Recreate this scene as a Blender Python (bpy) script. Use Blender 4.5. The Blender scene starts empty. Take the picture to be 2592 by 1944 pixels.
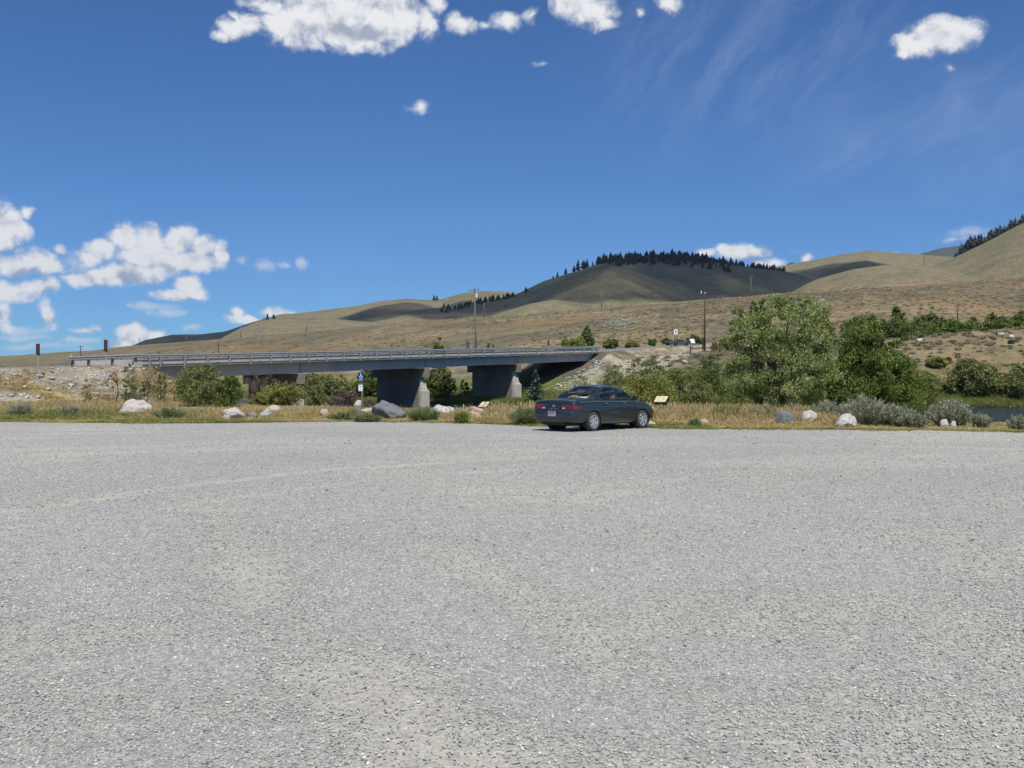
import bpy, bmesh, math, random
import numpy as np
from mathutils import Vector, Matrix

R = math.radians
SC = bpy.context.scene
COL = SC.collection
rng = np.random.default_rng(7)
random.seed(7)

# ------------------------------------------------------------------ camera
# level camera 1.6 m above a gravel lot, looking along +Y; a pixel (x, y) of the
# 2592 px wide photograph lies at X/Y = (x-1296)/2500, (Z-1.6)/Y = (962-y)/2500
FPX, CX, HY, EYE = 2500.0, 1296.0, 962.0, 1.6
cam_d = bpy.data.cameras.new('camera')
cam_d.sensor_width = 36.0
cam_d.lens = 36.0 * FPX / 2592.0
cam_d.shift_y = -10.0 / 2592.0
cam_d.clip_start = 0.1
cam_d.clip_end = 40000.0
cam = bpy.data.objects.new('camera', cam_d)
COL.objects.link(cam)
cam.location = (0, 0, EYE)
cam.rotation_euler = (R(90), 0, 0)
SC.camera = cam

# ------------------------------------------------------------------ sun, exposure
SUN_EL = R(57.0)
SUN_AZ = R(171.0)            # clockwise from +Y: behind the camera, a little to its right
TO_SUN = Vector((math.sin(SUN_AZ) * math.cos(SUN_EL), math.cos(SUN_AZ) * math.cos(SUN_EL), math.sin(SUN_EL)))
sun_d = bpy.data.lights.new('sun', 'SUN')
sun_d.energy = 4.6
sun_d.angle = R(0.53)
sun_d.color = (1.0, 0.945, 0.85)
sun = bpy.data.objects.new('sun', sun_d)
COL.objects.link(sun)
sun.rotation_euler = (-TO_SUN).to_track_quat('-Z', 'Y').to_euler()
sun.location = (0, -20, 60)

SC.view_settings.view_transform = 'Standard'
SC.view_settings.look = 'None'
SC.view_settings.exposure = 0.0
SC.view_settings.gamma = 1.0
SC.view_settings.use_curve_mapping = False
SC.render.engine = 'CYCLES'
SC.cycles.use_denoising = True
SC.cycles.denoiser = 'OPENIMAGEDENOISE'
SC.cycles.denoising_input_passes = 'RGB_ALBEDO_NORMAL'
SC.cycles.denoising_prefilter = 'ACCURATE'
SC.cycles.max_bounces = 6
SC.cycles.diffuse_bounces = 3
SC.cycles.transparent_max_bounces = 12
SC.cycles.caustics_reflective = False
SC.cycles.caustics_refractive = False

# ------------------------------------------------------------------ world: Nishita sky with clouds
SKY_STRENGTH = 0.070
SKY_TINT = (0.48, 0.94, 1.48, 1)
world = bpy.data.worlds.new('World')
SC.world = world
world.use_nodes = True
WT = world.node_tree
WT.nodes.clear()
def wn(t, **kw):
    n = WT.nodes.new(t)
    for k, v in kw.items():
        setattr(n, k, v)
    return n
def wl(a, b):
    WT.links.new(a, b)
def wm(op, a, b=None, c=None, clamp=False):
    n = wn('ShaderNodeMath', operation=op, use_clamp=clamp)
    for i, v in enumerate((a, b, c)):
        if v is None:
            continue
        if isinstance(v, (int, float)):
            n.inputs[i].default_value = v
        else:
            wl(v, n.inputs[i])
    return n.outputs[0]
def wvec(op, a, b=None, c=None):
    n = wn('ShaderNodeVectorMath', operation=op)
    for i, v in enumerate((a, b, c)):
        if v is None:
            continue
        if isinstance(v, (tuple, list)):
            n.inputs[i].default_value = v
        else:
            wl(v, n.inputs[i])
    return n.outputs['Value'] if op in ('LENGTH', 'DOT_PRODUCT', 'DISTANCE') else n.outputs[0]
def wss(x, lo, hi):
    n = wn('ShaderNodeMapRange', interpolation_type='SMOOTHSTEP')
    wl(x, n.inputs['Value'])
    n.inputs['From Min'].default_value = lo
    n.inputs['From Max'].default_value = hi
    return n.outputs[0]
def wmixc(f, a, b):
    n = wn('ShaderNodeMix', data_type='RGBA')
    if isinstance(f, float): n.inputs[0].default_value = f
    else: wl(f, n.inputs[0])
    for i, v in ((6, a), (7, b)):
        if isinstance(v, tuple): n.inputs[i].default_value = v
        else: wl(v, n.inputs[i])
    return n.outputs[2]

sky = wn('ShaderNodeTexSky', sky_type='NISHITA')
sky.sun_disc = False
sky.sun_elevation = SUN_EL
sky.sun_rotation = SUN_AZ
sky.altitude = 1900.0
sky.air_density = 1.0
sky.dust_density = 0.8
sky.ozone_density = 1.5

tc = wn('ShaderNodeTexCoord')
sep = wn('ShaderNodeSeparateXYZ')
wl(tc.outputs['Generated'], sep.inputs[0])
DX, DY, DZ = sep.outputs[0], sep.outputs[1], sep.outputs[2]
AZ = wm('ARCTAN2', DX, DY)
HH = wm('SQRT', wm('ADD', wm('MULTIPLY', DX, DX), wm('MULTIPLY', DY, DY)))
EL = wm('ARCTAN2', DZ, HH)
cmb = wn('ShaderNodeCombineXYZ')
wl(AZ, cmb.inputs[0]); wl(EL, cmb.inputs[1])
AE = cmb.outputs[0]

def px2ae(x, y):
    az = math.atan((x - CX) / FPX)
    return az, math.atan((HY - y) / FPX * math.cos(az))

def wnoise(scale, detail, rough=0.5, vec=None, off=(0, 0, 0), stretch=(1, 1, 1), lac=2.0, dist=0.0):
    n = wn('ShaderNodeTexNoise', noise_dimensions='3D')
    n.inputs['Scale'].default_value = scale
    n.inputs['Detail'].default_value = detail
    n.inputs['Roughness'].default_value = rough
    n.inputs['Lacunarity'].default_value = lac
    n.inputs['Distortion'].default_value = dist
    v = wvec('MULTIPLY_ADD', vec or AE, stretch, off)
    wl(v, n.inputs['Vector'])
    return n

K = 1.0 / SKY_STRENGTH
# the sky as a camera records it: a little deeper blue than the raw model
tint = wn('ShaderNodeMix', data_type='RGBA', blend_type='MULTIPLY')
tint.inputs[0].default_value = 1.0
tint.inputs[7].default_value = SKY_TINT
wl(sky.outputs[0], tint.inputs[6])
SKYC = tint.outputs[2]

def blob_field(PW, blobs, grow=1.0):
    acc = None
    for (x, y, rx, ry, w) in blobs:
        a, e = px2ae(x, y)
        ca = math.cos(a)
        rx, ry = rx * grow, ry * grow
        irx, iry = FPX / (rx * ca * ca), FPX / (ry * ca)
        v = wvec('MULTIPLY_ADD', PW, (irx, iry, 0), (-a * irx, -e * iry, 0))
        f = wm('MULTIPLY_ADD', wvec('LENGTH', v), -w, w)
        acc = f if acc is None else wm('MAXIMUM', acc, f)
    return acc
def bigmask(x, y, rx, ry):
    a, e = px2ae(x, y)
    v = wvec('MULTIPLY_ADD', AE, (FPX / rx, FPX / ry, 0), (-a * FPX / rx, -e * FPX / ry, 0))
    return wss(wvec('LENGTH', v), 1.0, 0.0)
def background(col):
    b = wn('ShaderNodeBackground')
    b.inputs['Strength'].default_value = SKY_STRENGTH
    wl(col, b.inputs['Color'])
    return b.outputs[0]

# clouds stand in groups; each group is worked out only inside its own part of the sky
def cloud_group(col, cum, grey, wisp):
    wob = wnoise(24.0, 4.0, 0.55)                # wobble, so that no puff keeps a smooth outline
    PW = wvec('ADD', AE, wvec('MULTIPLY_ADD', wob.outputs['Color'], (0.022, 0.016, 0.0), (-0.011, -0.008, 0.0)))
    billow = wnoise(46.0, 8.0, 0.58, PW, lac=2.15)
    bf = billow.outputs['Fac']
    if wisp:
        fieldW = blob_field(PW, wisp)
        fW = wm('ADD', fieldW, wm('MULTIPLY_ADD', bf, 2.6, -1.35))
        aW = wm('MULTIPLY', wm('MULTIPLY', wss(fW, -0.1, 1.1), 0.7), wss(fieldW, -0.5, 0.5))
        col = wmixc(aW, col, (0.66 * K, 0.72 * K, 0.83 * K, 1))
    fieldC = blob_field(PW, cum, 1.07)
    fC = wm('ADD', fieldC, wm('MULTIPLY_ADD', bf, 1.30, -0.66))
    aC = wm('MULTIPLY', wss(fC, -0.08, 0.56), wss(fieldC, -0.45, 0.12))
    # light in the heaps: folds seen against the same noise a little higher up; deep low parts greyer
    b2 = wnoise(46.0, 3.5, 0.5, PW, (0.003, 0.0085, 0.0), lac=2.15)
    b1 = wnoise(46.0, 3.5, 0.5, PW, (0.0, 0.0, 0.0), lac=2.15)
    fold = wm('SUBTRACT', b1.outputs['Fac'], b2.outputs['Fac'])
    greyf = wss(blob_field(PW, grey), 0.0, 0.9)
    fine = wm('MULTIPLY_ADD', bf, 0.25, -0.125)
    bright = wm('ADD', wm('ADD', wm('MULTIPLY', fold, 1.15), fine), wm('MULTIPLY_ADD', greyf, -0.46, 0.90))
    bright = wm('ADD', bright, wm('MULTIPLY_ADD', aC, 0.22, -0.20))
    bright = wm('MINIMUM', wm('MAXIMUM', bright, 0.4), 1.05)
    ramp = wmixc(wss(bright, 0.36, 1.0), (0.38 * K, 0.43 * K, 0.53 * K, 1), (0.88 * K, 0.885 * K, 0.90 * K, 1))
    return wmixc(aC, col, ramp)
def cirrus(col):
    wob = wnoise(24.0, 4.0, 0.55)
    PW = wvec('ADD', AE, wvec('MULTIPLY_ADD', wob.outputs['Color'], (0.04, 0.03, 0.0), (-0.02, -0.015, 0.0)))
    def layer(ang, scale, off, st, mask, k):
        rot = wn('ShaderNodeVectorRotate', rotation_type='Z_AXIS')
        wl(PW, rot.inputs['Vector']); rot.inputs['Angle'].default_value = R(ang)
        n = wnoise(scale, 6.0, 0.6, rot.outputs[0], off, st, dist=0.6)
        return wm('MULTIPLY', wm('MULTIPLY', wss(n.outputs['Fac'], 0.30, 0.85), mask), k)
    big = wnoise(6.0, 3.0, 0.5, AE, (1.5, 9.0, 4.0))
    c1 = layer(-52, 34.0, (3, 5, 1), (0.30, 1.15, 1.0), bigmask(1900, 110, 620, 380), 0.27)
    c2 = layer(-26, 22.0, (7, 2, 3), (0.28, 1.0, 1.0), bigmask(2460, 330, 620, 300), 0.34)
    a = wm('MULTIPLY', wm('MAXIMUM', c1, c2), wss(big.outputs['Fac'], 0.22, 0.6))
    return wmixc(a, col, (0.50 * K, 0.60 * K, 0.78 * K, 1))
def region(x0, x1, y0, y1):
    """1 inside this part of the sky, else 0 (bounds in photograph pixels; None = open)"""
    acc = None
    def both(c):
        nonlocal acc
        acc = c if acc is None else wm('MULTIPLY', acc, c)
    if x0 is not None: both(wm('GREATER_THAN', AZ, px2ae(x0, HY)[0]))
    if x1 is not None: both(wm('LESS_THAN', AZ, px2ae(x1, HY)[0]))
    if y1 is not None: both(wm('GREATER_THAN', EL, math.atan((HY - y1) / FPX * 0.93)))
    if y0 is not None: both(wm('LESS_THAN', EL, math.atan((HY - y0) / FPX)))
    return acc

CUM_TOP = [(850, 5, 220, 98, 1), (900, 75, 155, 52, 1), (760, 62, 128, 58, 1), (995, 25, 85, 75, 1), (890, 112, 45, 22, .7), (860, -90, 230, 80, 1),
 (585, 72, 54, 26, .85), (560, 88, 30, 16, .7), (630, 58, 52, 28, .9), (602, 45, 26, 14, .6), (680, 15, 55, 26, .9),
 (1082, 55, 36, 44, .8), (1102, 15, 28, 36, .8), (1165, 62, 44, 23, .65), (1273, 52, 48, 23, .65), (1343, 42, 28, 18, .5), (1225, 60, 16, 12, .45),
 (1067, 272, 24, 19, .40), (1042, 276, 26, 9, .3), (1370, 168, 22, 10, .28)]
GREY_TOP = [(900, 82, 160, 34, 1), (760, 66, 90, 30, .6), (860, 20, 170, 60, .4)]
CUM_RIGHT = [(1455, 5, 85, 36, .85), (1502, 32, 68, 40, .85), (1530, 52, 36, 22, .7), (1617, 32, 15, 14, .5), (1685, 4, 44, 22, .55), (1460, -60, 90, 50, .8),
 (2375, 86, 102, 50, 1), (2335, 106, 80, 42, 1), (2432, 98, 54, 38, .9), (2288, 136, 34, 15, .7), (2408, 174, 16, 11, .35)]
GREY_RIGHT = [(2390, 124, 90, 26, .6), (1500, 60, 60, 16, .5)]
CUM_LEFT = [(5, 572, 72, 54, 1), (78, 540, 24, 26, .9), (-10, 610, 56, 34, .9), (52, 584, 40, 28, .9),
 (85, 658, 74, 38, .9), (30, 676, 68, 32, .9), (152, 632, 20, 17, .8), (138, 668, 40, 24, .7),
 (313, 606, 46, 44, 1), (380, 604, 46, 42, 1), (455, 610, 52, 46, 1), (512, 632, 42, 36, 1), (560, 644, 28, 38, 1), (258, 630, 52, 34, 1),
 (400, 652, 140, 48, 1), (490, 658, 94, 36, 1), (225, 652, 46, 26, .8), (330, 692, 108, 34, 1), (202, 710, 50, 23, .9), (270, 702, 96, 30, 1),
 (475, 724, 42, 38, 1), (440, 746, 60, 19, .9), (500, 744, 42, 22, .9),
 (25, 736, 70, 36, .8), (95, 730, 56, 26, .7), (130, 724, 32, 24, .7), (10, 790, 34, 46, .7), (125, 795, 30, 38, .8), (145, 820, 22, 22, .6),
 (340, 850, 48, 34, 1), (402, 857, 34, 25, .9), (315, 872, 44, 18, .8),
 (205, 836, 42, 10, .5), (232, 832, 20, 11, .5), (170, 862, 22, 12, .3),
 (605, 797, 24, 14, .9), (632, 813, 62, 12, .9), (705, 792, 54, 16, .9)]
GREY_LEFT = [(340, 706, 130, 24, .9), (430, 676, 130, 24, .6), (80, 692, 100, 24, .8), (460, 757, 60, 13, .7), (15, 642, 60, 24, .6), (110, 748, 90, 30, .5), (30, 800, 60, 34, .5), (560, 668, 50, 20, .5)]
WSP_LEFT = [(390, 776, 95, 15, 1), (425, 792, 80, 16, 1), (320, 774, 22, 7, 1), (668, 672, 44, 22, 1.1), (762, 660, 26, 24, 1.2), (612, 660, 24, 18, .8), (715, 668, 30, 12, .9),
 (480, 832, 40, 14, .9), (60, 852, 110, 12, .9), (240, 862, 90, 10, .7), (110, 876, 130, 12, .8), (180, 660, 60, 30, .9), (60, 830, 90, 24, 1)]
CUM_RIDGE = [(1880, 640, 72, 22, 1), (1835, 632, 34, 18, 1), (1940, 662, 64, 16, .9), (2047, 653, 18, 12, .8), (2267, 638, 18, 8, .7), (1790, 640, 34, 12, .7)]
WSP_RIDGE = [(2460, 590, 100, 16, .8), (2420, 606, 80, 10, .8), (2000, 640, 60, 10, .4)]

# heaps elsewhere in the sky, as scattered as those in view
far_n = wnoise(3.1, 6.0, 0.55, tc.outputs['Generated'], (4.3, 1.7, 2.2), (1, 1, 1.5))
outside = wm('MAXIMUM', wm('MULTIPLY', wss(wm('ABSOLUTE', AZ), 0.62, 0.85), wss(EL, 0.03, 0.25)), wss(EL, 0.46, 0.62))
aF = wm('MULTIPLY', wss(far_n.outputs['Fac'], 0.545, 0.64), outside)
SH = background(wmixc(aF, SKYC, (0.80 * K, 0.82 * K, 0.86 * K, 1)))
def add_region(SH, mask, col):
    mx = wn('ShaderNodeMixShader')
    wl(mask, mx.inputs[0]); wl(SH, mx.inputs[1]); wl(background(col), mx.inputs[2])
    return mx.outputs[0]
SH = add_region(SH, region(-400, 880, 470, 905), cloud_group(SKYC, CUM_LEFT, GREY_LEFT, WSP_LEFT))
SH = add_region(SH, region(430, 1386, -230, 320), cloud_group(SKYC, CUM_TOP, GREY_TOP, None))
SH = add_region(SH, region(1386, 3200, -230, 560), cloud_group(cirrus(SKYC), CUM_RIGHT, GREY_RIGHT, None))
SH = add_region(SH, region(1700, 2800, 560, 720), cloud_group(SKYC, CUM_RIDGE, [(1900, 656, 90, 10, .7)], WSP_RIDGE))
wo = wn('ShaderNodeOutputWorld')
wl(SH, wo.inputs['Surface'])
world.cycles.sampling_method = 'MANUAL'
world.cycles.sample_map_resolution = 512

# ------------------------------------------------------------------ helpers: objects
def tag(o, label=None, cat=None, group=None, kind=None):
    if label: o['label'] = label
    if cat: o['category'] = cat
    if group: o['group'] = group
    if kind: o['kind'] = kind
    return o
def link(name, data, parent=None, loc=None, rot=None):
    o = bpy.data.objects.new(name, data)
    COL.objects.link(o)
    if parent is not None: o.parent = parent
    if loc is not None: o.location = loc
    if rot is not None: o.rotation_euler = rot
    return o
def empty(name, loc, rz=0.0):
    o = link(name, None, None, loc, (0, 0, rz))
    o.empty_display_size = 0.3
    return o
def mesh_np(name, V, F, mat=None, smooth=False, attrs=None):
    """V (n,3); F: array (m,k) or a list of such arrays"""
    V = np.asarray(V, dtype=np.float32)
    if not isinstance(F, (list, tuple)): F = [F]
    F = [np.asarray(f, dtype=np.int32) for f in F if len(f)]
    me = bpy.data.meshes.new(name)
    me.vertices.add(len(V)); me.vertices.foreach_set('co', V.ravel())
    loops = np.concatenate([f.ravel() for f in F])
    tot = np.concatenate([np.full(len(f), f.shape[1], dtype=np.int32) for f in F])
    st = np.concatenate([[0], np.cumsum(tot)[:-1]]).astype(np.int32)
    me.loops.add(len(loops)); me.loops.foreach_set('vertex_index', loops)
    me.polygons.add(len(tot)); me.polygons.foreach_set('loop_start', st)
    me.update(calc_edges=True)
    me.polygons.foreach_set('use_smooth', np.full(len(tot), bool(smooth)))
    if attrs:
        for k, v in attrs.items():
            v = np.asarray(v, dtype=np.float32)
            if v.ndim == 1:
                me.attributes.new(k, 'FLOAT', 'POINT').data.foreach_set('value', v)
            else:
                me.attributes.new(k, 'FLOAT_COLOR', 'POINT').data.foreach_set('color', v.ravel())
    if mat is not None: me.materials.append(mat)
    me.validate()
    return me
class MB:
    """collects shapes for ONE mesh"""
    def __init__(s): s.v = []; s.f = []
    def add(s, vs, fs):
        o = len(s.v); s.v += [tuple(p) for p in vs]; s.f += [tuple(i + o for i in f) for f in fs]; return s
    def box(s, c, size, M=None, taper=1.0):
        x, y, z = (d / 2 for d in size)
        vs = []
        for zz, k in ((-z, 1.0), (z, taper)):
            for xx, yy in ((-x, -y), (x, -y), (x, y), (-x, y)):
                p = Vector((xx * k, yy * k, zz))
                if M is not None: p = M @ p
                vs.append(p + Vector(c))
        return s.add(vs, [(3, 2, 1, 0), (4, 5, 6, 7), (0, 1, 5, 4), (1, 2, 6, 5), (2, 3, 7, 6), (3, 0, 4, 7)])
    def tube(s, pts, rad, n=8, cap=True):
        pts = [Vector(p) for p in pts]
        if not isinstance(rad, (list, tuple)): rad = [rad] * len(pts)
        rings = []
        for i, p in enumerate(pts):
            d = (pts[min(i + 1, len(pts) - 1)] - pts[max(i - 1, 0)])
            d.normalize()
            a = d.orthogonal().normalized() if abs(d.z) < 0.9 else Vector((1, 0, 0)).cross(d).normalized()
            b = d.cross(a)
            rings.append([p + float(rad[i]) * (math.cos(2 * math.pi * j / n) * a + math.sin(2 * math.pi * j / n) * b) for j in range(n)])
        vs = [q for r in rings for q in r]
        fs = []
        for i in range(len(pts) - 1):
            for j in range(n):
                k = (j + 1) % n
                fs.append((i * n + j, i * n + k, (i + 1) * n + k, (i + 1) * n + j))
        if cap:
            fs.append(tuple(range(n - 1, -1, -1)))
            fs.append(tuple((len(pts) - 1) * n + j for j in range(n)))
        return s.add(vs, fs)
    def lathe(s, prof, n=24, M=None):
        """prof: (r, h) about the Y axis"""
        vs = []
        for r, h in prof:
            for j in range(n):
                a = 2 * math.pi * j / n
                p = Vector((r * math.cos(a), h, r * math.sin(a)))
                vs.append(M @ p if M is not None else p)
        fs = []
        for i in range(len(prof) - 1):
            for j in range(n):
                k = (j + 1) % n
                fs.append((i * n + j, (i + 1) * n + j, (i + 1) * n + k, i * n + k))
        return s.add(vs, fs)
    def sweep(s, prof, path, closed=True):
        """prof: list of offsets (side, up); path: list of (origin, side vector, up vector)"""
        n = len(prof)
        vs = [o + a * sd + b * up for (o, sd, up) in path for (a, b) in prof]
        fs = []
        m = n if closed else n - 1
        for i in range(len(path) - 1):
            for j in range(m):
                k = (j + 1) % n
                fs.append((i * n + j, (i + 1) * n + j, (i + 1) * n + k, i * n + k))
        if closed:
            fs.append(tuple(range(n)))
            fs.append(tuple((len(path) - 1) * n + j for j in range(n - 1, -1, -1)))
        return s.add(vs, fs)
    def mesh(s, name, mat=None, smooth=False, bevel=0.0, seg=1):
        me = bpy.data.meshes.new(name)
        me.from_pydata(s.v, [], s.f)
        bm = bmesh.new(); bm.from_mesh(me)
        bmesh.ops.recalc_face_normals(bm, faces=bm.faces)
        if bevel > 0:
            bmesh.ops.bevel(bm, geom=list(bm.edges), offset=bevel, segments=seg, profile=0.6, affect='EDGES', clamp_overlap=True)
        bm.to_mesh(me); bm.free()
        if smooth:
            me.polygons.foreach_set('use_smooth', [True] * len(me.polygons))
        if mat is not None: me.materials.append(mat)
        return me
    def build(s, name, mat=None, parent=None, loc=None, smooth=False, bevel=0.0, seg=1):
        return link(name, s.mesh(name, mat, smooth, bevel, seg), parent, loc)

# ------------------------------------------------------------------ helpers: noise on the CPU
def _hash(ix, iy, seed):
    h = (ix.astype(np.int64) * 374761393 + iy.astype(np.int64) * 668265263 + seed * 1442695041) & 0x7fffffff
    h = ((h ^ (h >> 13)) * 1274126177) & 0x7fffffff
    return ((h ^ (h >> 16)) & 0xffff) / 65535.0
def vnoise(x, y, seed=0):
    x = np.asarray(x, float); y = np.asarray(y, float)
    ix = np.floor(x); iy = np.floor(y)
    fx = x - ix; fy = y - iy
    fx = fx * fx * fx * (fx * (fx * 6 - 15) + 10); fy = fy * fy * fy * (fy * (fy * 6 - 15) + 10)
    a = _hash(ix, iy, seed); b = _hash(ix + 1, iy, seed); c_ = _hash(ix, iy + 1, seed); d = _hash(ix + 1, iy + 1, seed)
    return (a * (1 - fx) + b * fx) * (1 - fy) + (c_ * (1 - fx) + d * fx) * fy
def fbm(x, y, oct=4, seed=0, gain=0.5):
    t = 0.0; amp = 1.0; s = 0.0
    for i in range(oct):
        t = t + amp * vnoise(np.asarray(x) * 2 ** i + 17.3 * i, np.asarray(y) * 2 ** i - 9.1 * i, seed + i)
        s += amp; amp *= gain
    return t / s
def sstep(x, a, b):
    t = np.clip((np.asarray(x, float) - a) / (b - a), 0, 1)
    return t * t * (3 - 2 * t)

# ------------------------------------------------------------------ helpers: materials
def newmat(name):
    m = bpy.data.materials.new(name); m.use_nodes = True
    nt = m.node_tree
    b = nt.nodes['Principled BSDF']
    return m, nt, b
class NT:
    def __init__(s, nt): s.nt = nt
    def n(s, t, **kw):
        k = s.nt.nodes.new(t)
        for a, v in kw.items(): setattr(k, a, v)
        return k
    def l(s, a, b): s.nt.links.new(a, b)
    def noise(s, scale, detail=4, rough=0.55, vec=None, dist=0.0):
        k = s.n('ShaderNodeTexNoise')
        k.inputs['Scale'].default_value = scale; k.inputs['Detail'].default_value = detail
        k.inputs['Roughness'].default_value = rough; k.inputs['Distortion'].default_value = dist
        if vec is not None: s.l(vec, k.inputs['Vector'])
        return k.outputs['Fac']
    def ramp(s, fac, stops):
        k = s.n('ShaderNodeValToRGB')
        e = k.color_ramp.elements
        while len(e) > 1: e.remove(e[-1])
        for i, (p, col) in enumerate(stops):
            el = e[0] if i == 0 else e.new(p)
            el.position = p; el.color = (*col, 1)
        s.l(fac, k.inputs[0]); return k.outputs[0]
    def mix(s, f, a, b, mode='MIX'):
        k = s.n('ShaderNodeMix', data_type='RGBA', blend_type=mode)
        for i, v in ((0, f), (6, a), (7, b)):
            if isinstance(v, (int, float)): k.inputs[i].default_value = v
            elif isinstance(v, tuple): k.inputs[i].default_value = (*v, 1) if len(v) == 3 else v
            else: s.l(v, k.inputs[i])
        return k.outputs[2]
    def math(s, op, a, b=None, clamp=False):
        k = s.n('ShaderNodeMath', operation=op, use_clamp=clamp)
        for i, v in enumerate((a, b)):
            if v is None: continue
            if isinstance(v, (int, float)): k.inputs[i].default_value = v
            else: s.l(v, k.inputs[i])
        return k.outputs[0]
    def bump(s, h, strength, dist, bsdf):
        k = s.n('ShaderNodeBump')
        k.inputs['Strength'].default_value = strength; k.inputs['Distance'].default_value = dist
        s.l(h, k.inputs['Height']); s.l(k.outputs[0], bsdf.inputs['Normal'])
    def obj(s):
        return s.n('ShaderNodeTexCoord').outputs['Object']
    def pos(s):
        return s.n('ShaderNodeNewGeometry').outputs['Position']
def pmat(name, a, b=None, scale=6.0, rough=0.7, metal=0.0, spec=0.4, bump=0.0, bdist=0.02, detail=5, coat=0.0):
    """procedural: two tones mixed by noise, slight relief"""
    m, nt, bs = newmat(name); g = NT(nt)
    b = b or tuple(min(1, x * 1.25 + 0.01) for x in a)
    n = g.noise(scale, detail, 0.6, g.obj())
    g.l(g.ramp(n, [(0.3, a), (0.7, b)]), bs.inputs['Base Color'])
    bs.inputs['Roughness'].default_value = rough; bs.inputs['Metallic'].default_value = metal
    bs.inputs['Specular IOR Level'].default_value = spec; bs.inputs['Coat Weight'].default_value = coat
    if bump: g.bump(g.noise(scale * 4, 6, 0.65, g.obj()), bump, bdist, bs)
    return m
# ------------------------------------------------------------------ terrain: where things are
def ray(px): return (px - CX) / FPX
# bridge frame: s along the bridge (near left to far right), t across it towards the camera side
P0 = np.array([-30.65, 86.0]); BV = np.array([0.5693, 0.8221]); NV = np.array([0.8221, -0.5693])
def st_of(X, Y):
    x = X - P0[0]; y = Y - P0[1]
    return x * BV[0] + y * BV[1], x * NV[0] + y * NV[1]
def xy_of(s, t): return P0[0] + s * BV[0] + t * NV[0], P0[1] + s * BV[1] + t * NV[1]
SPAN0, SPAN1 = -2.5, 77.0              # abutments
def railtop(s): return 3.84 + 0.0373 * s
def zroad(s):
    s = np.asarray(s, float)
    z = 3.02 + 0.0373 * s
    z = z + 0.021 * np.clip(s - SPAN1, 0, 70) - 0.03 * np.clip(s - 150, 0, 400)
    return z
WATER = -1.6
EDGE_PX = [(-3000, 1060), (-600, 1064), (0, 1068), (300, 1071), (600, 1070), (900, 1066), (1200, 1071), (1345, 1077), (1640, 1083), (1700, 1085), (2000, 1087), (2300, 1089), (2592, 1094), (3200, 1104), (6000, 1120)]
_eu = [ray(p) for p, _ in EDGE_PX]; _ey = [EYE * FPX / (y - HY) for _, y in EDGE_PX]
EDGE_X = np.array([u * y for u, y in zip(_eu, _ey)]); EDGE_Y = np.array(_ey)
def lot_edge(X):
    return np.interp(X, EDGE_X, EDGE_Y) + 1.1 * (fbm(np.asarray(X) * 0.35, np.zeros_like(np.asarray(X, float)), 5, 5, 0.65) - 0.5)
def shore_far(t): return 52 + 0.45 * np.clip(t, 0, 62) + 1.5 * (vnoise(t * 0.12, t * 0, 3) - 0.5)
def shore_near(t): return 22.5 + 2.0 * (vnoise(t * 0.1, t * 0 + 4, 3) - 0.5)

def near_land(X, Y):
    s, t = st_of(X, Y)
    d = s - (shore_near(t) - 22.5)
    z = np.interp(d, [-17, -5, 8, 18, 22.5, 27, 35], [0, -0.42, -0.95, -1.35, -1.62, -2.3, -2.6])
    sf = shore_far(t)
    sT = np.interp(t, [-60, 0, 25, 50, 70, 140], [80, 80, 95, 112, 126, 170])
    zT = np.interp(t, [-60, 0, 25, 50, 70, 140], [4.2, 4.6, 6.9, 9.3, 10.6, 14.0])
    p = np.clip((s - sf) / (sT - sf), 0, 1)
    far = -1.62 + (zT + 1.62) * (0.25 * p + 0.75 * p * p * (3 - 2 * p))
    far = far + np.clip(s - sT, 0, 120) * 0.02
    bed = np.interp(s - sf, [-9, -3, 0], [-2.6, -2.1, -1.62])
    z = np.where(s > 36, np.where(s < sf, np.minimum(bed, -1.62), far), z)
    # flat ground of the lot side
    flat = sstep(s, -17, -14)
    z = np.where(s < -17, 0.0, z)
    z = z + (0.16 * (fbm(X * 0.35, Y * 0.35, 4, 11) - 0.5) + 0.5 * (fbm(X * 0.07, Y * 0.07, 3, 21) - 0.5) * sstep(np.abs(s), 40, 80)) * sstep(Y, lot_edge(X) + 0.2, lot_edge(X) + 3.0)
    # road embankments either side of the bridge
    def bank(s_in, lo, hi, slope):
        ds = np.maximum(np.maximum(lo - s_in, s_in - hi), 0)
        dt = np.maximum(np.maximum(t - 1.0, -10.2 - t), 0)
        dist = np.hypot(ds, dt)
        return zroad(np.clip(s_in, lo, hi)) - 0.05 - dist * slope
    n1 = 0.55 * (fbm(X * 0.22, Y * 0.22, 4, 31) - 0.5)
    off = np.maximum(np.abs(t + 4.6) - 5.8, 0)
    e1 = bank(s, -400, SPAN0 - 0.4, 0.46) + n1 * sstep(off + np.clip(s - SPAN0, 0, 9), 0.2, 3)
    e2 = bank(s, SPAN1 + 0.4, 900, 0.55) + n1 * sstep(off + np.clip(SPAN1 - s, 0, 9), 0.2, 3)
    return np.maximum(z, np.maximum(e1, e2))

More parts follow.
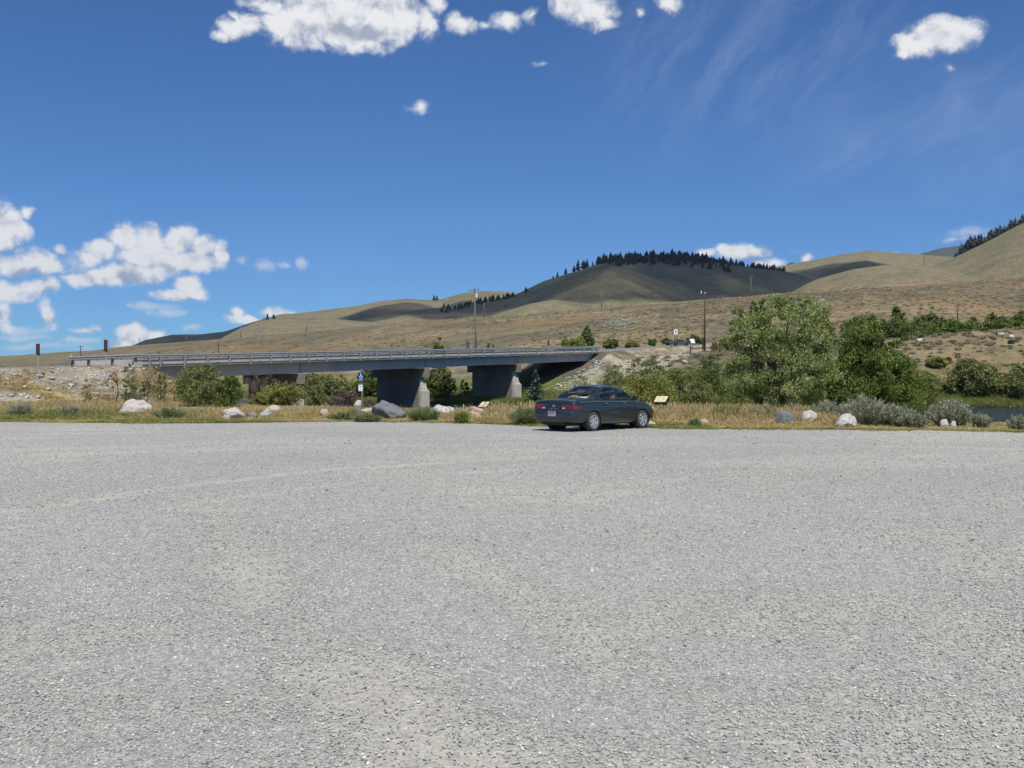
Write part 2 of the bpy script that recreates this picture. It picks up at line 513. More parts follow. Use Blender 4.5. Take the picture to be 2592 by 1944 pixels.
# hills: every ridge is a crest line in azimuth with its own distance, rising from a start distance
def crest(pts, tail=False):
    a = np.array(pts, float)
    if tail:
        a = np.concatenate([[(a[0, 0] - 250, 1100)], a, [(a[-1, 0] + 250, 1100)]])
    return lambda u: np.interp(u, (a[:, 0] - CX) / FPX, a[:, 1])
HILLS = [
 # crest pixels, crest distance (by pixel), start as a share of it, roundness, back slope length
 dict(n='bench', pts=[(-4000, 930), (-800, 915), (0, 905), (81, 896), (163, 890), (244, 887), (325, 876), (549, 859), (610, 853), (900, 830), (1015, 819), (1130, 809), (1200, 802), (1284, 801), (1334, 796), (1476, 784), (1630, 769), (1750, 761), (1905, 748), (2003, 740), (2076, 735), (2246, 722), (2353, 714), (2459, 712), (2592, 703), (3200, 670), (5000, 650)],
      D=[(-4000, 900), (0, 760), (600, 560), (1000, 420), (1300, 370), (2000, 350), (2600, 360), (5000, 500)], a=0.60, p=1.0, back=9999),
 dict(n='low_left', pts=[(-1500, 940), (200, 925), (330, 900), (420, 884), (600, 873), (900, 862), (1200, 858), (1400, 866), (1500, 880)], D=[(0, 430), (600, 330), (1400, 250)], a=0.8, p=1.0, back=9999),
 dict(n='left', pts=[(300, 930), (500, 880), (549, 862), (610, 830), (671, 810), (732, 803), (830, 806), (930, 815), (1015, 830), (1200, 870)], D=[(0, 1250), (2600, 1250)], a=0.5, p=1.0, back=500),
 dict(n='left_back', pts=[(560, 860), (630, 822), (671, 806), (708, 796), (753, 793), (900, 775), (958, 763), (1027, 756), (1104, 761), (1169, 742), (1227, 736), (1269, 738), (1315, 741), (1420, 765), (1600, 830)], D=[(0, 1800), (2600, 1800)], a=0.62, p=0.8, back=900),
 dict(n='left_spur', pts=[(650, 870), (800, 835), (960, 800), (1060, 783), (1160, 775), (1240, 760), (1330, 745), (1400, 800), (1500, 850)], D=[(0, 1500), (2600, 1500)], a=0.6, p=0.9, back=500),
 dict(n='main', pts=[(1080, 840), (1200, 785), (1290, 752), (1315, 741), (1377, 711), (1453, 688), (1515, 667), (1560, 660), (1650, 652), (1750, 655), (1812, 664), (1880, 673), (1982, 686), (2033, 694), (2100, 712), (2250, 770), (2400, 830)], D=[(0, 1550), (2600, 1550)], a=0.55, p=1.1, back=800),
 dict(n='main_spur', pts=[(1180, 820), (1300, 770), (1420, 715), (1500, 678), (1540, 668), (1600, 682), (1650, 703), (1720, 733), (1790, 757), (1870, 800), (1950, 840)], D=[(0, 1320), (2600, 1320)], a=0.62, p=1.0, back=330),
 dict(n='main_spur_two', pts=[(1720, 800), (1780, 745), (1830, 716), (1863, 723), (1922, 747), (2000, 800)], D=[(0, 1380), (2600, 1380)], a=0.7, p=1.0, back=300),
 dict(n='foot', pts=[(1150, 830), (1260, 793), (1340, 768), (1400, 758), (1480, 768), (1560, 790), (1700, 830)], D=[(0, 1050), (2600, 1050)], a=0.75, p=1.0, back=300),
 dict(n='back_right', pts=[(1850, 720), (1982, 672), (2059, 658), (2118, 646), (2195, 634), (2267, 639), (2331, 644), (2412, 650), (2600, 660), (3200, 760)], D=[(0, 2300), (2600, 2300)], a=0.6, p=1.2, back=1500),
 dict(n='front_right', pts=[(1900, 790), (2003, 741), (2040, 720), (2076, 705), (2161, 682), (2238, 672), (2331, 672), (2395, 678), (2459, 703), (2520, 740)], D=[(0, 820), (2600, 820)], a=0.48, p=1.1, back=400),
 dict(n='slope_right', pts=[(2230, 760), (2300, 705), (2365, 672), (2417, 652), (2480, 622), (2544, 590), (2592, 567), (2900, 430), (3600, 330), (5000, 300)], D=[(0, 1080), (2600, 1080), (5000, 1400)], a=0.40, p=1.0, back=900),
 dict(n='blue_far', pts=[(1900, 720), (1960, 690), (1986, 672), (2003, 661), (2022, 668), (2100, 690), (2250, 668), (2320, 644), (2374, 628), (2429, 620), (2459, 612), (2560, 618), (2800, 600), (4000, 640)], D=[(0, 6200), (2600, 6200)], a=0.7, p=1.0, back=3000),
 dict(n='dark_far', pts=[(-2000, 925), (-200, 910), (180, 893), (244, 886), (338, 874), (366, 861), (435, 847), (508, 846), (570, 839), (640, 815), (708, 797), (800, 830), (950, 870)], D=[(0, 3000), (2600, 3000)], a=0.6, p=1.0, back=2500),
 dict(n='side_left', pts=[(-5200, 500), (-2600, 640), (-1400, 780), (-700, 880), (-300, 930)], D=[(0, 2600), (2600, 2600)], a=0.5, p=1.0, back=2500),
]
for h_ in HILLS:
    h_['c'] = crest(h_['pts'], h_['n'] != 'bench'); h_['d'] = crest(h_['D'])
def height(X, Y):
    X = np.asarray(X, float); Y = np.asarray(Y, float)
    z = near_land(X, Y)
    Ys = np.maximum(Y, 30.0); u = X / Ys
    base = np.interp(Ys, [150, 220, 400, 1500, 4000], [3.0, 6.0, 8.0, 14.0, 30.0])
    base = base * np.interp(u, [-0.6, -0.45, -0.15, 0.2], [0.55, 0.6, 0.9, 1.0])
    best = np.full_like(Ys, -50.0)
    for h_ in HILLS:
        D = h_['d'](u); zc = EYE + (HY - h_['c'](u)) / FPX * D
        st = D * h_['a']
        p = np.clip((Ys - st) / (D - st), 0, 1) ** h_['p']
        prof = 0.35 * p + 0.65 * p * p * (3 - 2 * p) if h_['n'] != 'bench' else 0.55 * p + 0.45 * np.sin(p * math.pi / 2)
        if h_['n'] == 'bench':
            gul = (fbm(X * 0.02 + 3, Y * 0.009, 4, 41) - 0.5)
            prof = prof + 0.16 * gul * p * (1 - p) * 4
        elif D.min() > 900:
            k = D.mean() / 1500.0
            gul = 1 - np.abs(2 * fbm(X * 0.0042 / k, Y * 0.0022 / k, 4, 51) - 1)
            prof = prof - 0.30 * (gul - 0.55) * p * (1 - p) * 4 * (0.4 + 0.6 * (1 - p))
        hz = base + (zc - base) * prof
        if h_['n'] != 'bench' and h_['n'] != 'low_left':
            hz = np.where(Ys > D, zc - (zc + 10) * np.clip((Ys - D) / h_['back'], 0, 1) ** 1.5, hz)
        hz = np.where(Ys < st, -50, hz)
        best = np.maximum(best, hz)
    w = sstep(Ys, 140, 215)
    floor = np.where(Ys > 170, np.maximum(z * (1 - sstep(Ys, 260, 420)) + base * sstep(Ys, 260, 420), np.minimum(z, base)), z)
    z2 = np.maximum(floor, best)
    return np.where(Ys > 160, z2, z)
def hz1(X, Y): return float(height(np.array([X]), np.array([Y]))[0])
def proj(X, Y, Z): return CX + FPX * X / Y, HY - FPX * (Z - EYE) / Y
def ground_y(px, py, y0, y1):
    """first distance between y0 and y1 where the ground along this azimuth is seen at row py"""
    Ys = np.linspace(y0, y1, 1500); Xs = Ys * ray(px)
    row = HY - FPX * (height(Xs, Ys) - EYE) / Ys
    k = np.nonzero(row <= py)[0]
    return float(Ys[k[0]]) if len(k) else float(y1)

# ------------------------------------------------------------------ terrain mesh
NU, NYR = 620, 640
ua = np.concatenate([np.linspace(-2.4, -0.62, 70), np.linspace(-0.6, 0.6, NU - 140), np.linspace(0.62, 2.4, 70)])
ya = np.concatenate([np.linspace(-70, 26, 14)[:-1], np.linspace(26, 60, 90)[:-1], np.linspace(60, 180, 210)[:-1], np.geomspace(180, 3200, 260)[:-1], np.geomspace(3200, 8600, 50)])
NYR = len(ya)
Ug, Yg = np.meshgrid(ua, ya)
Xg = np.clip(Ug, -0.62, 0.62) * np.maximum(Yg, 26.0) + np.sign(Ug) * np.maximum(np.abs(Ug) - 0.62, 0) * np.clip(Yg, 26.0, 2500.0)
Zg = height(Xg.ravel(), Yg.ravel()).reshape(Xg.shape)
in_lot = Yg < lot_edge(Xg.ravel()).reshape(Xg.shape)
lotd = lot_edge(Xg.ravel()).reshape(Xg.shape) - Yg
Zg = np.where(lotd > 0, -0.07 * sstep(lotd, 0.0, 0.6), Zg)
road_s, road_t = st_of(Xg, Yg)

def mixc(a, b, w): return a * (1 - w[..., None]) + np.asarray(b) * w[..., None]
C = np.zeros(Xg.shape + (3,))
n1 = fbm(Xg * 0.05, Yg * 0.05, 5, 71); n2 = fbm(Xg * 0.3, Yg * 0.3, 4, 81); n3 = fbm(Xg * 0.012, Yg * 0.012, 5, 91)
far_w = sstep(Yg, 440, 800)
C[:] = (0.205, 0.162, 0.104)                                              # bench: dry brown grass
C = mixc(C, (0.240, 0.195, 0.120), sstep(n3, 0.45, 0.62) * 0.8)
C = mixc(C, (0.150, 0.140, 0.098), sstep(n1, 0.46, 0.60) * 0.85)          # sage tint
C = mixc(C, (0.245, 0.172, 0.095), sstep(fbm(Xg * 0.03 + 9, Yg * 0.02, 4, 95), 0.60, 0.72) * 0.5)
C = mixc(C, (0.208, 0.186, 0.120), far_w)                                 # upper hills: paler grass
C = mixc(C, (0.165, 0.155, 0.098), far_w * sstep(n3, 0.48, 0.66) * 0.7)
C = mixc(C, (0.07, 0.085, 0.06), sstep(Yg, 3600, 4200) * sstep(Xg, 0, 300))   # forested far mountain
# lip of the bench is paler
ub = Xg / np.maximum(Yg, 30); Db = HILLS[0]['d'](ub)
C = mixc(C, (0.33, 0.265, 0.15), np.exp(-((Yg - Db * 0.99) / (Db * 0.022)) ** 2) * 0.9)
# flats beyond the bridge
fl = sstep(Yg, 140, 160) * (1 - sstep(Yg, 215, 250))
C = mixc(C, (0.32, 0.255, 0.145), fl * sstep(n2, 0.35, 0.6) * 0.6)
# near ground
nearw = 1 - sstep(Yg, 78, 100)
C = mixc(C, (0.34, 0.285, 0.175), nearw)
C = mixc(C, (0.20, 0.20, 0.085), nearw * sstep(n2, 0.48, 0.62) * 0.8)
# gravel embankment at left and its brown weeds
offb = np.maximum(road_t - 1.0, 0)
bk = (road_s < SPAN0 + 8) * sstep(offb, -0.5, 0.3) * (1 - sstep(offb, 7.5, 10.5)) * (Yg < 100)
g_ = np.array((0.33, 0.30, 0.255))
C = mixc(C, g_, bk * sstep(fbm(Xg * 0.25 + 4, Yg * 0.25, 4, 101), 0.36, 0.47))
C = mixc(C, (0.29, 0.20, 0.105), bk * sstep(fbm(Xg * 0.21 + 14, Yg * 0.21, 4, 111), 0.54, 0.64) * 0.8)
# far embankment: bare gravel beside the road
bk2 = (road_s > SPAN1 - 18) * (road_s < SPAN1 + 42) * sstep(offb, -0.2, 0.4) * (1 - sstep(offb, 9, 13))
C = mixc(C, (0.40, 0.35, 0.28), bk2 * sstep(fbm(Xg * 0.16 + 3, Yg * 0.16, 4, 121), 0.33, 0.45))
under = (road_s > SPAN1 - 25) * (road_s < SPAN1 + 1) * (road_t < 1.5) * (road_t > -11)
C = mixc(C, (0.135, 0.115, 0.09), under * 1.0)  # shadow under the far span painted into the earth colour
# green along the far shore
ds_ = road_s - shore_far(road_t)
C = mixc(C, (0.13, 0.165, 0.04), sstep(ds_, -1, 1) * (1 - sstep(ds_, 9, 20)) * sstep(n2, 0.3, 0.5) * (np.abs(Yg) < 200))
C = mixc(C, (0.36, 0.285, 0.15), sstep(ds_, 0.2, 0.8) * (1 - sstep(ds_, 3, 7)) * sstep(road_t, 20, 40) * 0.8)
C = mixc(C, (0.16, 0.15, 0.12), (Zg < WATER + 0.12) * (Yg < 200) * 1.0)
C = mixc(C, (0.33, 0.32, 0.30), in_lot * 1.0)
idx = np.arange(NYR * NU).reshape(NYR, NU)
quads = np.stack([idx[:-1, :-1], idx[:-1, 1:], idx[1:, 1:], idx[1:, :-1]], -1).reshape(-1, 4)
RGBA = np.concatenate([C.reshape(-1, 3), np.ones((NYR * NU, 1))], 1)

m_ter, nt, bs = newmat('dry_grassland'); g = NT(nt)
at = g.n('ShaderNodeAttribute', attribute_name='Col').outputs['Color']
P = g.pos()
fine = g.noise(3.2, 6, 0.65, P); med = g.noise(0.32, 6, 0.6, P); big = g.noise(0.05, 6, 0.62, P)
k1 = g.ramp(med, [(0.30, (0.62, 0.62, 0.62)), (0.5, (1.0, 1.0, 1.0)), (0.72, (1.30, 1.27, 1.2))])
k2 = g.ramp(fine, [(0.30, (0.66, 0.67, 0.66)), (0.72, (1.30, 1.28, 1.26))])
k3 = g.ramp(big, [(0.32, (0.78, 0.82, 0.82)), (0.68, (1.15, 1.12, 1.08))])
cc = g.mix(1.0, g.mix(1.0, g.mix(1.0, at, k1, 'MULTIPLY'), k2, 'MULTIPLY'), k3, 'MULTIPLY')
g.l(cc, bs.inputs['Base Color'])
bs.inputs['Roughness'].default_value = 0.95; bs.inputs['Specular IOR Level'].default_value = 0.05
g.bump(g.math('ADD', g.noise(1.1, 8, 0.7, P), g.math('MULTIPLY', big, 3.0)), 0.55, 0.5, bs)
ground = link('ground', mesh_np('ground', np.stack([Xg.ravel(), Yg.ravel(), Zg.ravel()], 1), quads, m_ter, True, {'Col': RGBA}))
tag(ground, 'dry grass land with river banks, brown bench and rounded hills', kind='structure')

# ------------------------------------------------------------------ gravel lot
# dusty fines show through where wheels have swept the stones aside
TRACKS = [([(-3.6, 12.0), (-2.8, 9.57), (-1.92, 7.43), (-1.17, 5.9), (-0.56, 4.77), (-0.24, 4.07), (0.1, 2.5)], 0.34, 1.0), ([(-1.3, 11.0), (-0.4, 8.6), (0.29, 6.92), (0.77, 5.4), (1.25, 4.1), (1.6, 2.5)], 0.30, 0.8),
          ([(-9, 11.2), (-6.0, 12.2), (-5.1, 14.6), (-3.4, 17.5), (0.5, 20.5)], 0.22, 1.0), ([(-8, 9.6), (-4.7, 11.2), (-4.1, 13.0), (-2.2, 15.8), (1.5, 18.6)], 0.22, 0.8), ([(-12, 20), (-4, 24.0), (3, 25), (10, 23.5), (20, 19)], 0.5, 0.7), ([(-12, 22.2), (-4, 26.4), (3, 27.4), (10, 26), (20, 21.5)], 0.5, 0.6),
          ([(1.0, 13), (2.2, 15.4), (5.0, 18.5), (9, 21)], 0.3, 0.7), ([(2.6, 12.4), (3.8, 14.6), (6.4, 17.4), (10.5, 19.6)], 0.3, 0.6), ([(2.2, 3.0), (2.3, 4.6), (2.9, 6.2), (4.2, 8.6), (6.5, 11.0)], 0.35, 0.55), ([(-2.4, 2.4), (-2.6, 4.2), (-3.4, 6.4), (-5.2, 8.5)], 0.4, 0.8)]
def dust_field(X, Y):
    X = np.asarray(X, float); Y = np.asarray(Y, float)
    a = R(-22); u_ = X * math.cos(a) - Y * math.sin(a); w_ = X * math.sin(a) + Y * math.cos(a)
    d = sstep(0.55 * fbm(X * 0.45, Y * 0.45, 4, 201) + 0.45 * fbm(u_ * 0.16, w_ * 0.9, 3, 211), 0.46, 0.72) * 0.55
    wob = 0.35 * (fbm(X * 1.1, Y * 1.1, 3, 221) - 0.5); brk = sstep(fbm(X * 0.8 + 7, Y * 0.8, 3, 223), 0.30, 0.55)
    for pts, w, k in TRACKS:
        best = np.full(X.shape, 99.0)
        for (x0, y0), (x1, y1) in zip(pts[:-1], pts[1:]):
            q = np.clip(((X - x0) * (x1 - x0) + (Y - y0) * (y1 - y0)) / ((x1 - x0) ** 2 + (y1 - y0) ** 2), 0, 1)
            best = np.minimum(best, np.hypot(X - x0 - q * (x1 - x0), Y - y0 - q * (y1 - y0)))
        d = np.maximum(d, 0.85 * k * (0.45 + 0.55 * brk) * (1 - sstep(best + wob, 0.0, 1.9 * w)))
    return d
lx = np.concatenate([np.linspace(-75, -14.5, 60), np.linspace(-14, 14, 351), np.linspace(14.5, 75, 60)])
lt = np.concatenate([np.linspace(0, 0.655, 12)[:-1], np.linspace(0.655, 0.86, 240)[:-1], np.linspace(0.86, 1.0, 90)])
LX, LT = np.meshgrid(lx, lt)
LE = lot_edge(LX.ravel()).reshape(LX.shape) + 0.10
LY = -68 + (LE + 68) * LT
LZ = 0.004 + 0.03 * (fbm(LX * 0.25, LY * 0.25, 3, 131) - 0.5) * sstep(LE - LY, 0, 2) - 0.05 * (1 - sstep(LE - LY, 0.0, 0.35))
DUST = dust_field(LX, LY)
LZ = LZ - 0.010 * DUST * (LY > 2) * sstep(LE - LY, 0.3, 1.0)
li = np.arange(LX.size).reshape(LX.shape)
lq = np.stack([li[:-1, :-1], li[:-1, 1:], li[1:, 1:], li[1:, :-1]], -1).reshape(-1, 4)
m_lot, nt, bs = newmat('grey_gravel'); g = NT(nt)
P = g.pos()
dst = g.n('ShaderNodeAttribute', attribute_name='dust').outputs['Fac']
vor = g.n('ShaderNodeTexVoronoi'); vor.inputs['Scale'].default_value = 55.0; g.l(P, vor.inputs['Vector'])
vor2 = g.n('ShaderNodeTexVoronoi'); vor2.inputs['Scale'].default_value = 120.0; g.l(P, vor2.inputs['Vector'])
vsep = g.n('ShaderNodeSeparateColor'); g.l(vor.outputs['Color'], vsep.inputs[0])
vsep2 = g.n('ShaderNodeSeparateColor'); g.l(vor2.outputs['Color'], vsep2.inputs[0])
st1 = g.ramp(vsep.outputs[0], [(0.0, (0.19, 0.195, 0.195)), (0.25, (0.32, 0.325, 0.318)), (0.6, (0.415, 0.415, 0.395)), (0.85, (0.51, 0.50, 0.46)), (1.0, (0.62, 0.60, 0.55))])
st2 = g.ramp(vsep2.outputs[0], [(0.0, (0.23, 0.235, 0.232)), (0.5, (0.40, 0.40, 0.38)), (1.0, (0.54, 0.525, 0.475))])
stn = g.mix(0.5, st1, st2)
grain = g.ramp(g.noise(260.0, 3, 0.6, P), [(0.3, (0.47, 0.455, 0.39)), (0.7, (0.56, 0.54, 0.465))])
dfac = g.math('MULTIPLY', dst, g.math('ADD', g.noise(9.0, 4, 0.6, P), 0.45), True)
base = g.mix(dfac, stn, grain)
wide = g.mix(1.0, g.ramp(g.noise(0.11, 3, 0.5, P), [(0.35, (0.82, 0.82, 0.82)), (0.65, (0.96, 0.95, 0.925))]), g.mix(1.0, g.ramp(g.noise(22.0, 3, 0.7, P), [(0.32, (0.76,) * 3), (0.68, (1.22,) * 3)]), g.ramp(g.noise(5.0, 4, 0.6, P), [(0.32, (0.88,) * 3), (0.68, (1.1,) * 3)]), 'MULTIPLY'), 'MULTIPLY')
g.l(g.mix(1.0, base, wide, 'MULTIPLY'), bs.inputs['Base Color'])
bs.inputs['Roughness'].default_value = 0.92; bs.inputs['Specular IOR Level'].default_value = 0.15
hgt = g.math('SUBTRACT', 1.0, vor.outputs['Distance'])
g.bump(g.math('ADD', hgt, g.math('MULTIPLY', vsep.outputs[1], 0.6)), 0.5, 0.012, bs)
lot = link('gravel_parking_lot', mesh_np('gravel_parking_lot', np.stack([LX.ravel(), LY.ravel(), LZ.ravel()], 1), lq, m_lot, True, {'dust': DUST.ravel()}))
tag(lot, 'wide light grey gravel parking lot in the foreground', kind='structure')

# ------------------------------------------------------------------ river
m_wat, nt, bs = newmat('river_water'); g = NT(nt)
P = g.pos()
mp = g.n('ShaderNodeMapping'); g.l(P, mp.inputs['Vector']); mp.inputs['Rotation'].default_value = (0, 0, R(34.7)); mp.inputs['Scale'].default_value = (0.7, 1.6, 1)
w1 = g.noise(0.9, 5, 0.6, mp.outputs[0], 0.4); w2 = g.noise(3.5, 3, 0.5, mp.outputs[0])
bs.inputs['Base Color'].default_value = (0.012, 0.026, 0.042, 1)
bs.inputs['Roughness'].default_value = 0.12; bs.inputs['IOR'].default_value = 1.33
foam = g.ramp(g.noise(1.6, 6, 0.7, mp.outputs[0]), [(0.66, (0.012, 0.026, 0.042)), (0.80, (0.22, 0.25, 0.28))])
g.l(foam, bs.inputs['Base Color'])
g.bump(g.math('ADD', w1, g.math('MULTIPLY', w2, 0.35)), 0.9, 0.85, bs)
sv = np.linspace(14, 96, 60); tv = np.linspace(-260, 260, 240)
S_, T_ = np.meshgrid(sv, tv); WX, WY = xy_of(S_, T_)
wi = np.arange(S_.size).reshape(S_.shape)
wq = np.stack([wi[:-1, :-1], wi[1:, :-1], wi[1:, 1:], wi[:-1, 1:]], -1).reshape(-1, 4)
river = link('river_water', mesh_np('river_water', np.stack([WX.ravel(), WY.ravel(), np.full(S_.size, WATER)], 1), wq, m_wat, True))
tag(river, 'rippled dark blue river flowing under the bridge', kind='structure')

# ------------------------------------------------------------------ road beyond and before the bridge
m_asph = pmat('worn_asphalt', (0.17, 0.17, 0.175), (0.24, 0.24, 0.24), 1.2, 0.9, spec=0.1, bump=0.2)
def road_strip(name, s0, s1, label):
    ss = np.linspace(s0, s1, 90); tt = np.linspace(-9.2, 0.0, 10)
    A, B = np.meshgrid(ss, tt); X, Y = xy_of(A, B)
    Z = zroad(A) + 0.03 - 0.02 * np.abs(B + 4.6)
    i = np.arange(A.size).reshape(A.shape)
    q = np.stack([i[:-1, :-1], i[1:, :-1], i[1:, 1:], i[:-1, 1:]], -1).reshape(-1, 4)
    o = link(name, mesh_np(name, np.stack([X.ravel(), Y.ravel(), Z.ravel()], 1), q, m_asph, True))
    tag(o, label, kind='structure')
    m_line = pmat('road_paint', (0.62, 0.60, 0.52), (0.75, 0.73, 0.66), 3.0, 0.7)
    X0, Y0 = xy_of(np.concatenate([ss, ss]), np.concatenate([np.full(90, -0.62), np.full(90, -0.50)]))
    zz = zroad(ss) + 0.03 - 0.02 * 4.04 + 0.006
    V = np.stack([X0, Y0, np.concatenate([zz, zz])], 1)
    k = np.arange(89)
    link('edge_line', mesh_np('edge_line', V, np.stack([k, k + 90, k + 91, k + 1], 1), m_line), o)
    return o
road_strip('road', SPAN1 + 0.3, 330, 'grey asphalt road climbing right from the far end of the bridge')
road_strip('road', -120, SPAN0 - 0.3, 'grey asphalt road on the embankment left of the bridge')
# ------------------------------------------------------------------ bridge
m_conc = pmat('weathered_concrete', (0.33, 0.31, 0.275), (0.47, 0.445, 0.40), 0.9, 0.9, spec=0.2, bump=0.25, bdist=0.03, detail=8)
m_conc_d = pmat('old_girder_concrete', (0.36, 0.355, 0.34), (0.48, 0.475, 0.455), 0.7, 0.9, spec=0.2, bump=0.2, bdist=0.02, detail=8)
m_conc_p = pmat('stained_shaded_pier_concrete', (0.165, 0.14, 0.112), (0.27, 0.24, 0.20), 0.5, 0.9, spec=0.2, bump=0.25, bdist=0.03, detail=8)  # staining, plus the deep shade below the deck put into the colour
m_galv = pmat('galvanised_steel', (0.27, 0.31, 0.345), (0.40, 0.43, 0.46), 5.0, 0.42, 0.35, bump=0.05)
m_galv_d = pmat('dull_steel', (0.07, 0.08, 0.09), (0.12, 0.13, 0.14), 4.0, 0.6, 0.3)
m_wood = pmat('weathered_wood', (0.13, 0.115, 0.10), (0.22, 0.195, 0.165), 9.0, 0.9, spec=0.1, bump=0.4, bdist=0.01)
m_wood_d = pmat('creosote_wood', (0.045, 0.035, 0.028), (0.10, 0.078, 0.06), 7.0, 0.9, spec=0.1, bump=0.4, bdist=0.01)
m_rust = pmat('rust_stain', (0.28, 0.12, 0.05), (0.42, 0.25, 0.14), 3.0, 0.9)
m_black = pmat('black_metal', (0.012, 0.011, 0.012), (0.03, 0.028, 0.03), 8.0, 0.5)
m_white = pmat('white_sheet', (0.72, 0.73, 0.74), (0.82, 0.82, 0.81), 5.0, 0.5)

BRZ = math.atan2(BV[1], BV[0])
bx, by = xy_of(0, 0)
bridge = empty('road_bridge', (bx, by, 0), BRZ)     # local x along s, local y = -t
tag(bridge, 'long concrete girder bridge with steel rail posts crossing the river', 'bridge')
UPV = Vector((0, 0, 1)); SIDE = Vector((0, 1, 0))
def sweep_s(prof, s0, s1, n=2):
    """prof: (t, dz below rail top)"""
    pth = []
    for i in range(n):
        s = s0 + (s1 - s0) * i / (n - 1)
        pth.append((Vector((s, 0, railtop(s))), Vector((0, -1, 0)), UPV))
    return MB().sweep(prof, pth)
PIERS = [17.0, 36.9, 56.2]
sweep_s([(-0.06, -0.86), (-9.14, -0.86), (-9.14, -1.06), (-0.06, -1.06)], SPAN0, SPAN1, 3).build('deck', m_conc, bridge)
sweep_s([(-0.10, -0.44), (-0.42, -0.44), (-0.46, -0.855), (-0.06, -0.855)], SPAN0, SPAN1, 3).build('curb', m_conc, bridge, bevel=0.015)
sweep_s([(-8.78, -0.44), (-9.10, -0.44), (-9.14, -0.855), (-8.74, -0.855)], SPAN0, SPAN1, 3).build('curb', m_conc, bridge, bevel=0.015)
ends = [SPAN0 + 0.15] + PIERS + [SPAN1 - 0.15]
for a, b in zip(ends[:-1], ends[1:]):
    for tt in (-0.95, -3.35, -5.85, -8.25):
        prof = [(tt - 0.24, -1.065), (tt + 0.24, -1.065), (tt + 0.24, -1.25), (tt + 0.12, -1.36), (tt + 0.12, -1.88), (tt + 0.28, -1.99), (tt + 0.28, -2.16), (tt - 0.28, -2.16), (tt - 0.28, -1.99), (tt - 0.12, -1.88), (tt - 0.12, -1.36), (tt - 0.24, -1.25)]
        if tt == -0.95:      # the outer beam shows a plain face
            prof = [(tt - 0.24, -1.065), (tt + 0.26, -1.065), (tt + 0.26, -2.16), (tt - 0.28, -2.16), (tt - 0.28, -1.99), (tt - 0.12, -1.88), (tt - 0.12, -1.36), (tt - 0.24, -1.25)]
        sweep_s(prof, a + 0.09, b - 0.09).build('girder', m_conc_d, bridge)
for s in PIERS:              # dark joint blocks between the beams
    sweep_s([(-0.80, -1.07), (-8.4, -1.07), (-8.4, -1.95), (-0.80, -1.95)], s - 0.16, s + 0.16).build('diaphragm', m_conc_d, bridge)
    zt = railtop(s) - 2.165
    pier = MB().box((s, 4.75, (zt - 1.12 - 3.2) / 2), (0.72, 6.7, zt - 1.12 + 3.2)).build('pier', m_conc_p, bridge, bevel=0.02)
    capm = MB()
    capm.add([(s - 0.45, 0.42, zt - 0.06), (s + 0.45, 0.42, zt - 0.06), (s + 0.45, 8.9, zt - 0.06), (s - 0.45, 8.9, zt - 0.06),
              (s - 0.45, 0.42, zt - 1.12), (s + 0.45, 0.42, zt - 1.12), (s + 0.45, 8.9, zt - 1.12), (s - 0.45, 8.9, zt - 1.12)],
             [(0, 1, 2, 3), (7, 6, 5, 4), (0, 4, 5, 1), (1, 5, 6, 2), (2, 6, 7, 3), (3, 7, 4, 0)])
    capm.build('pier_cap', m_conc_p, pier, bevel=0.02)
    # cutwater: wedge below, tapering to a point under the cap
    zl = -3.2; zs = zt - 2.75; zp = zt - 1.14
    nose = MB()
    nose.add([(s - 0.42, 1.40, zl), (s - 0.42, 0.95, zl), (s, 0.10, zl), (s + 0.42, 0.95, zl), (s + 0.42, 1.40, zl),
              (s - 0.42, 1.40, zs), (s - 0.42, 0.95, zs), (s, 0.10, zs), (s + 0.42, 0.95, zs), (s + 0.42, 1.40, zs),
              (s - 0.362, 1.40, zp), (s, 0.92, zp), (s + 0.362, 1.40, zp), (s - 0.37, 1.02, zs + 0.2), (s, 0.40, zs + 0.2), (s + 0.37, 1.02, zs + 0.2)],
             [(0, 1, 6, 5), (1, 2, 7, 6), (2, 3, 8, 7), (3, 4, 9, 8), (5, 6, 13, 10), (6, 7, 14, 13), (7, 8, 15, 14), (8, 9, 12, 15), (10, 13, 11), (13, 14, 11), (14, 15, 11), (15, 12, 11), (4, 3, 2, 1, 0), (10, 11, 12), (5, 10, 12, 9, 4, 0)])
    nose.build('cutwater', m_conc, pier)
    MB().add([(s + 0.425, 1.0, zs - 0.1), (s + 0.425, 0.96, zs - 0.1), (s + 0.02, 0.10, zs - 0.1), (s + 0.425, 0.96, -1.7), (s + 0.02, 0.10, -1.7), (s + 0.025, 0.085, zs - 0.1), (s + 0.43, 0.945, zs - 0.1), (s + 0.43, 0.945, -1.7), (s + 0.025, 0.085, -1.7)],
             [(5, 6, 7, 8)]).build('rust_stain', m_rust, pier)
for s, sg in ((SPAN0, -1), (SPAN1, 1)):
    zt = railtop(s) - 1.07
    MB().box((s + sg * 0.35, 4.6, zt - 1.4), (0.5, 9.0, 2.8)).build('abutment', m_conc, bridge, bevel=0.02)
    for y in (0.25, 8.95):
        MB().box((s + sg * 0.95, y, zt - 0.75), (1.2, 0.3, 1.9)).build('wing_wall', m_conc, bridge, bevel=0.02)
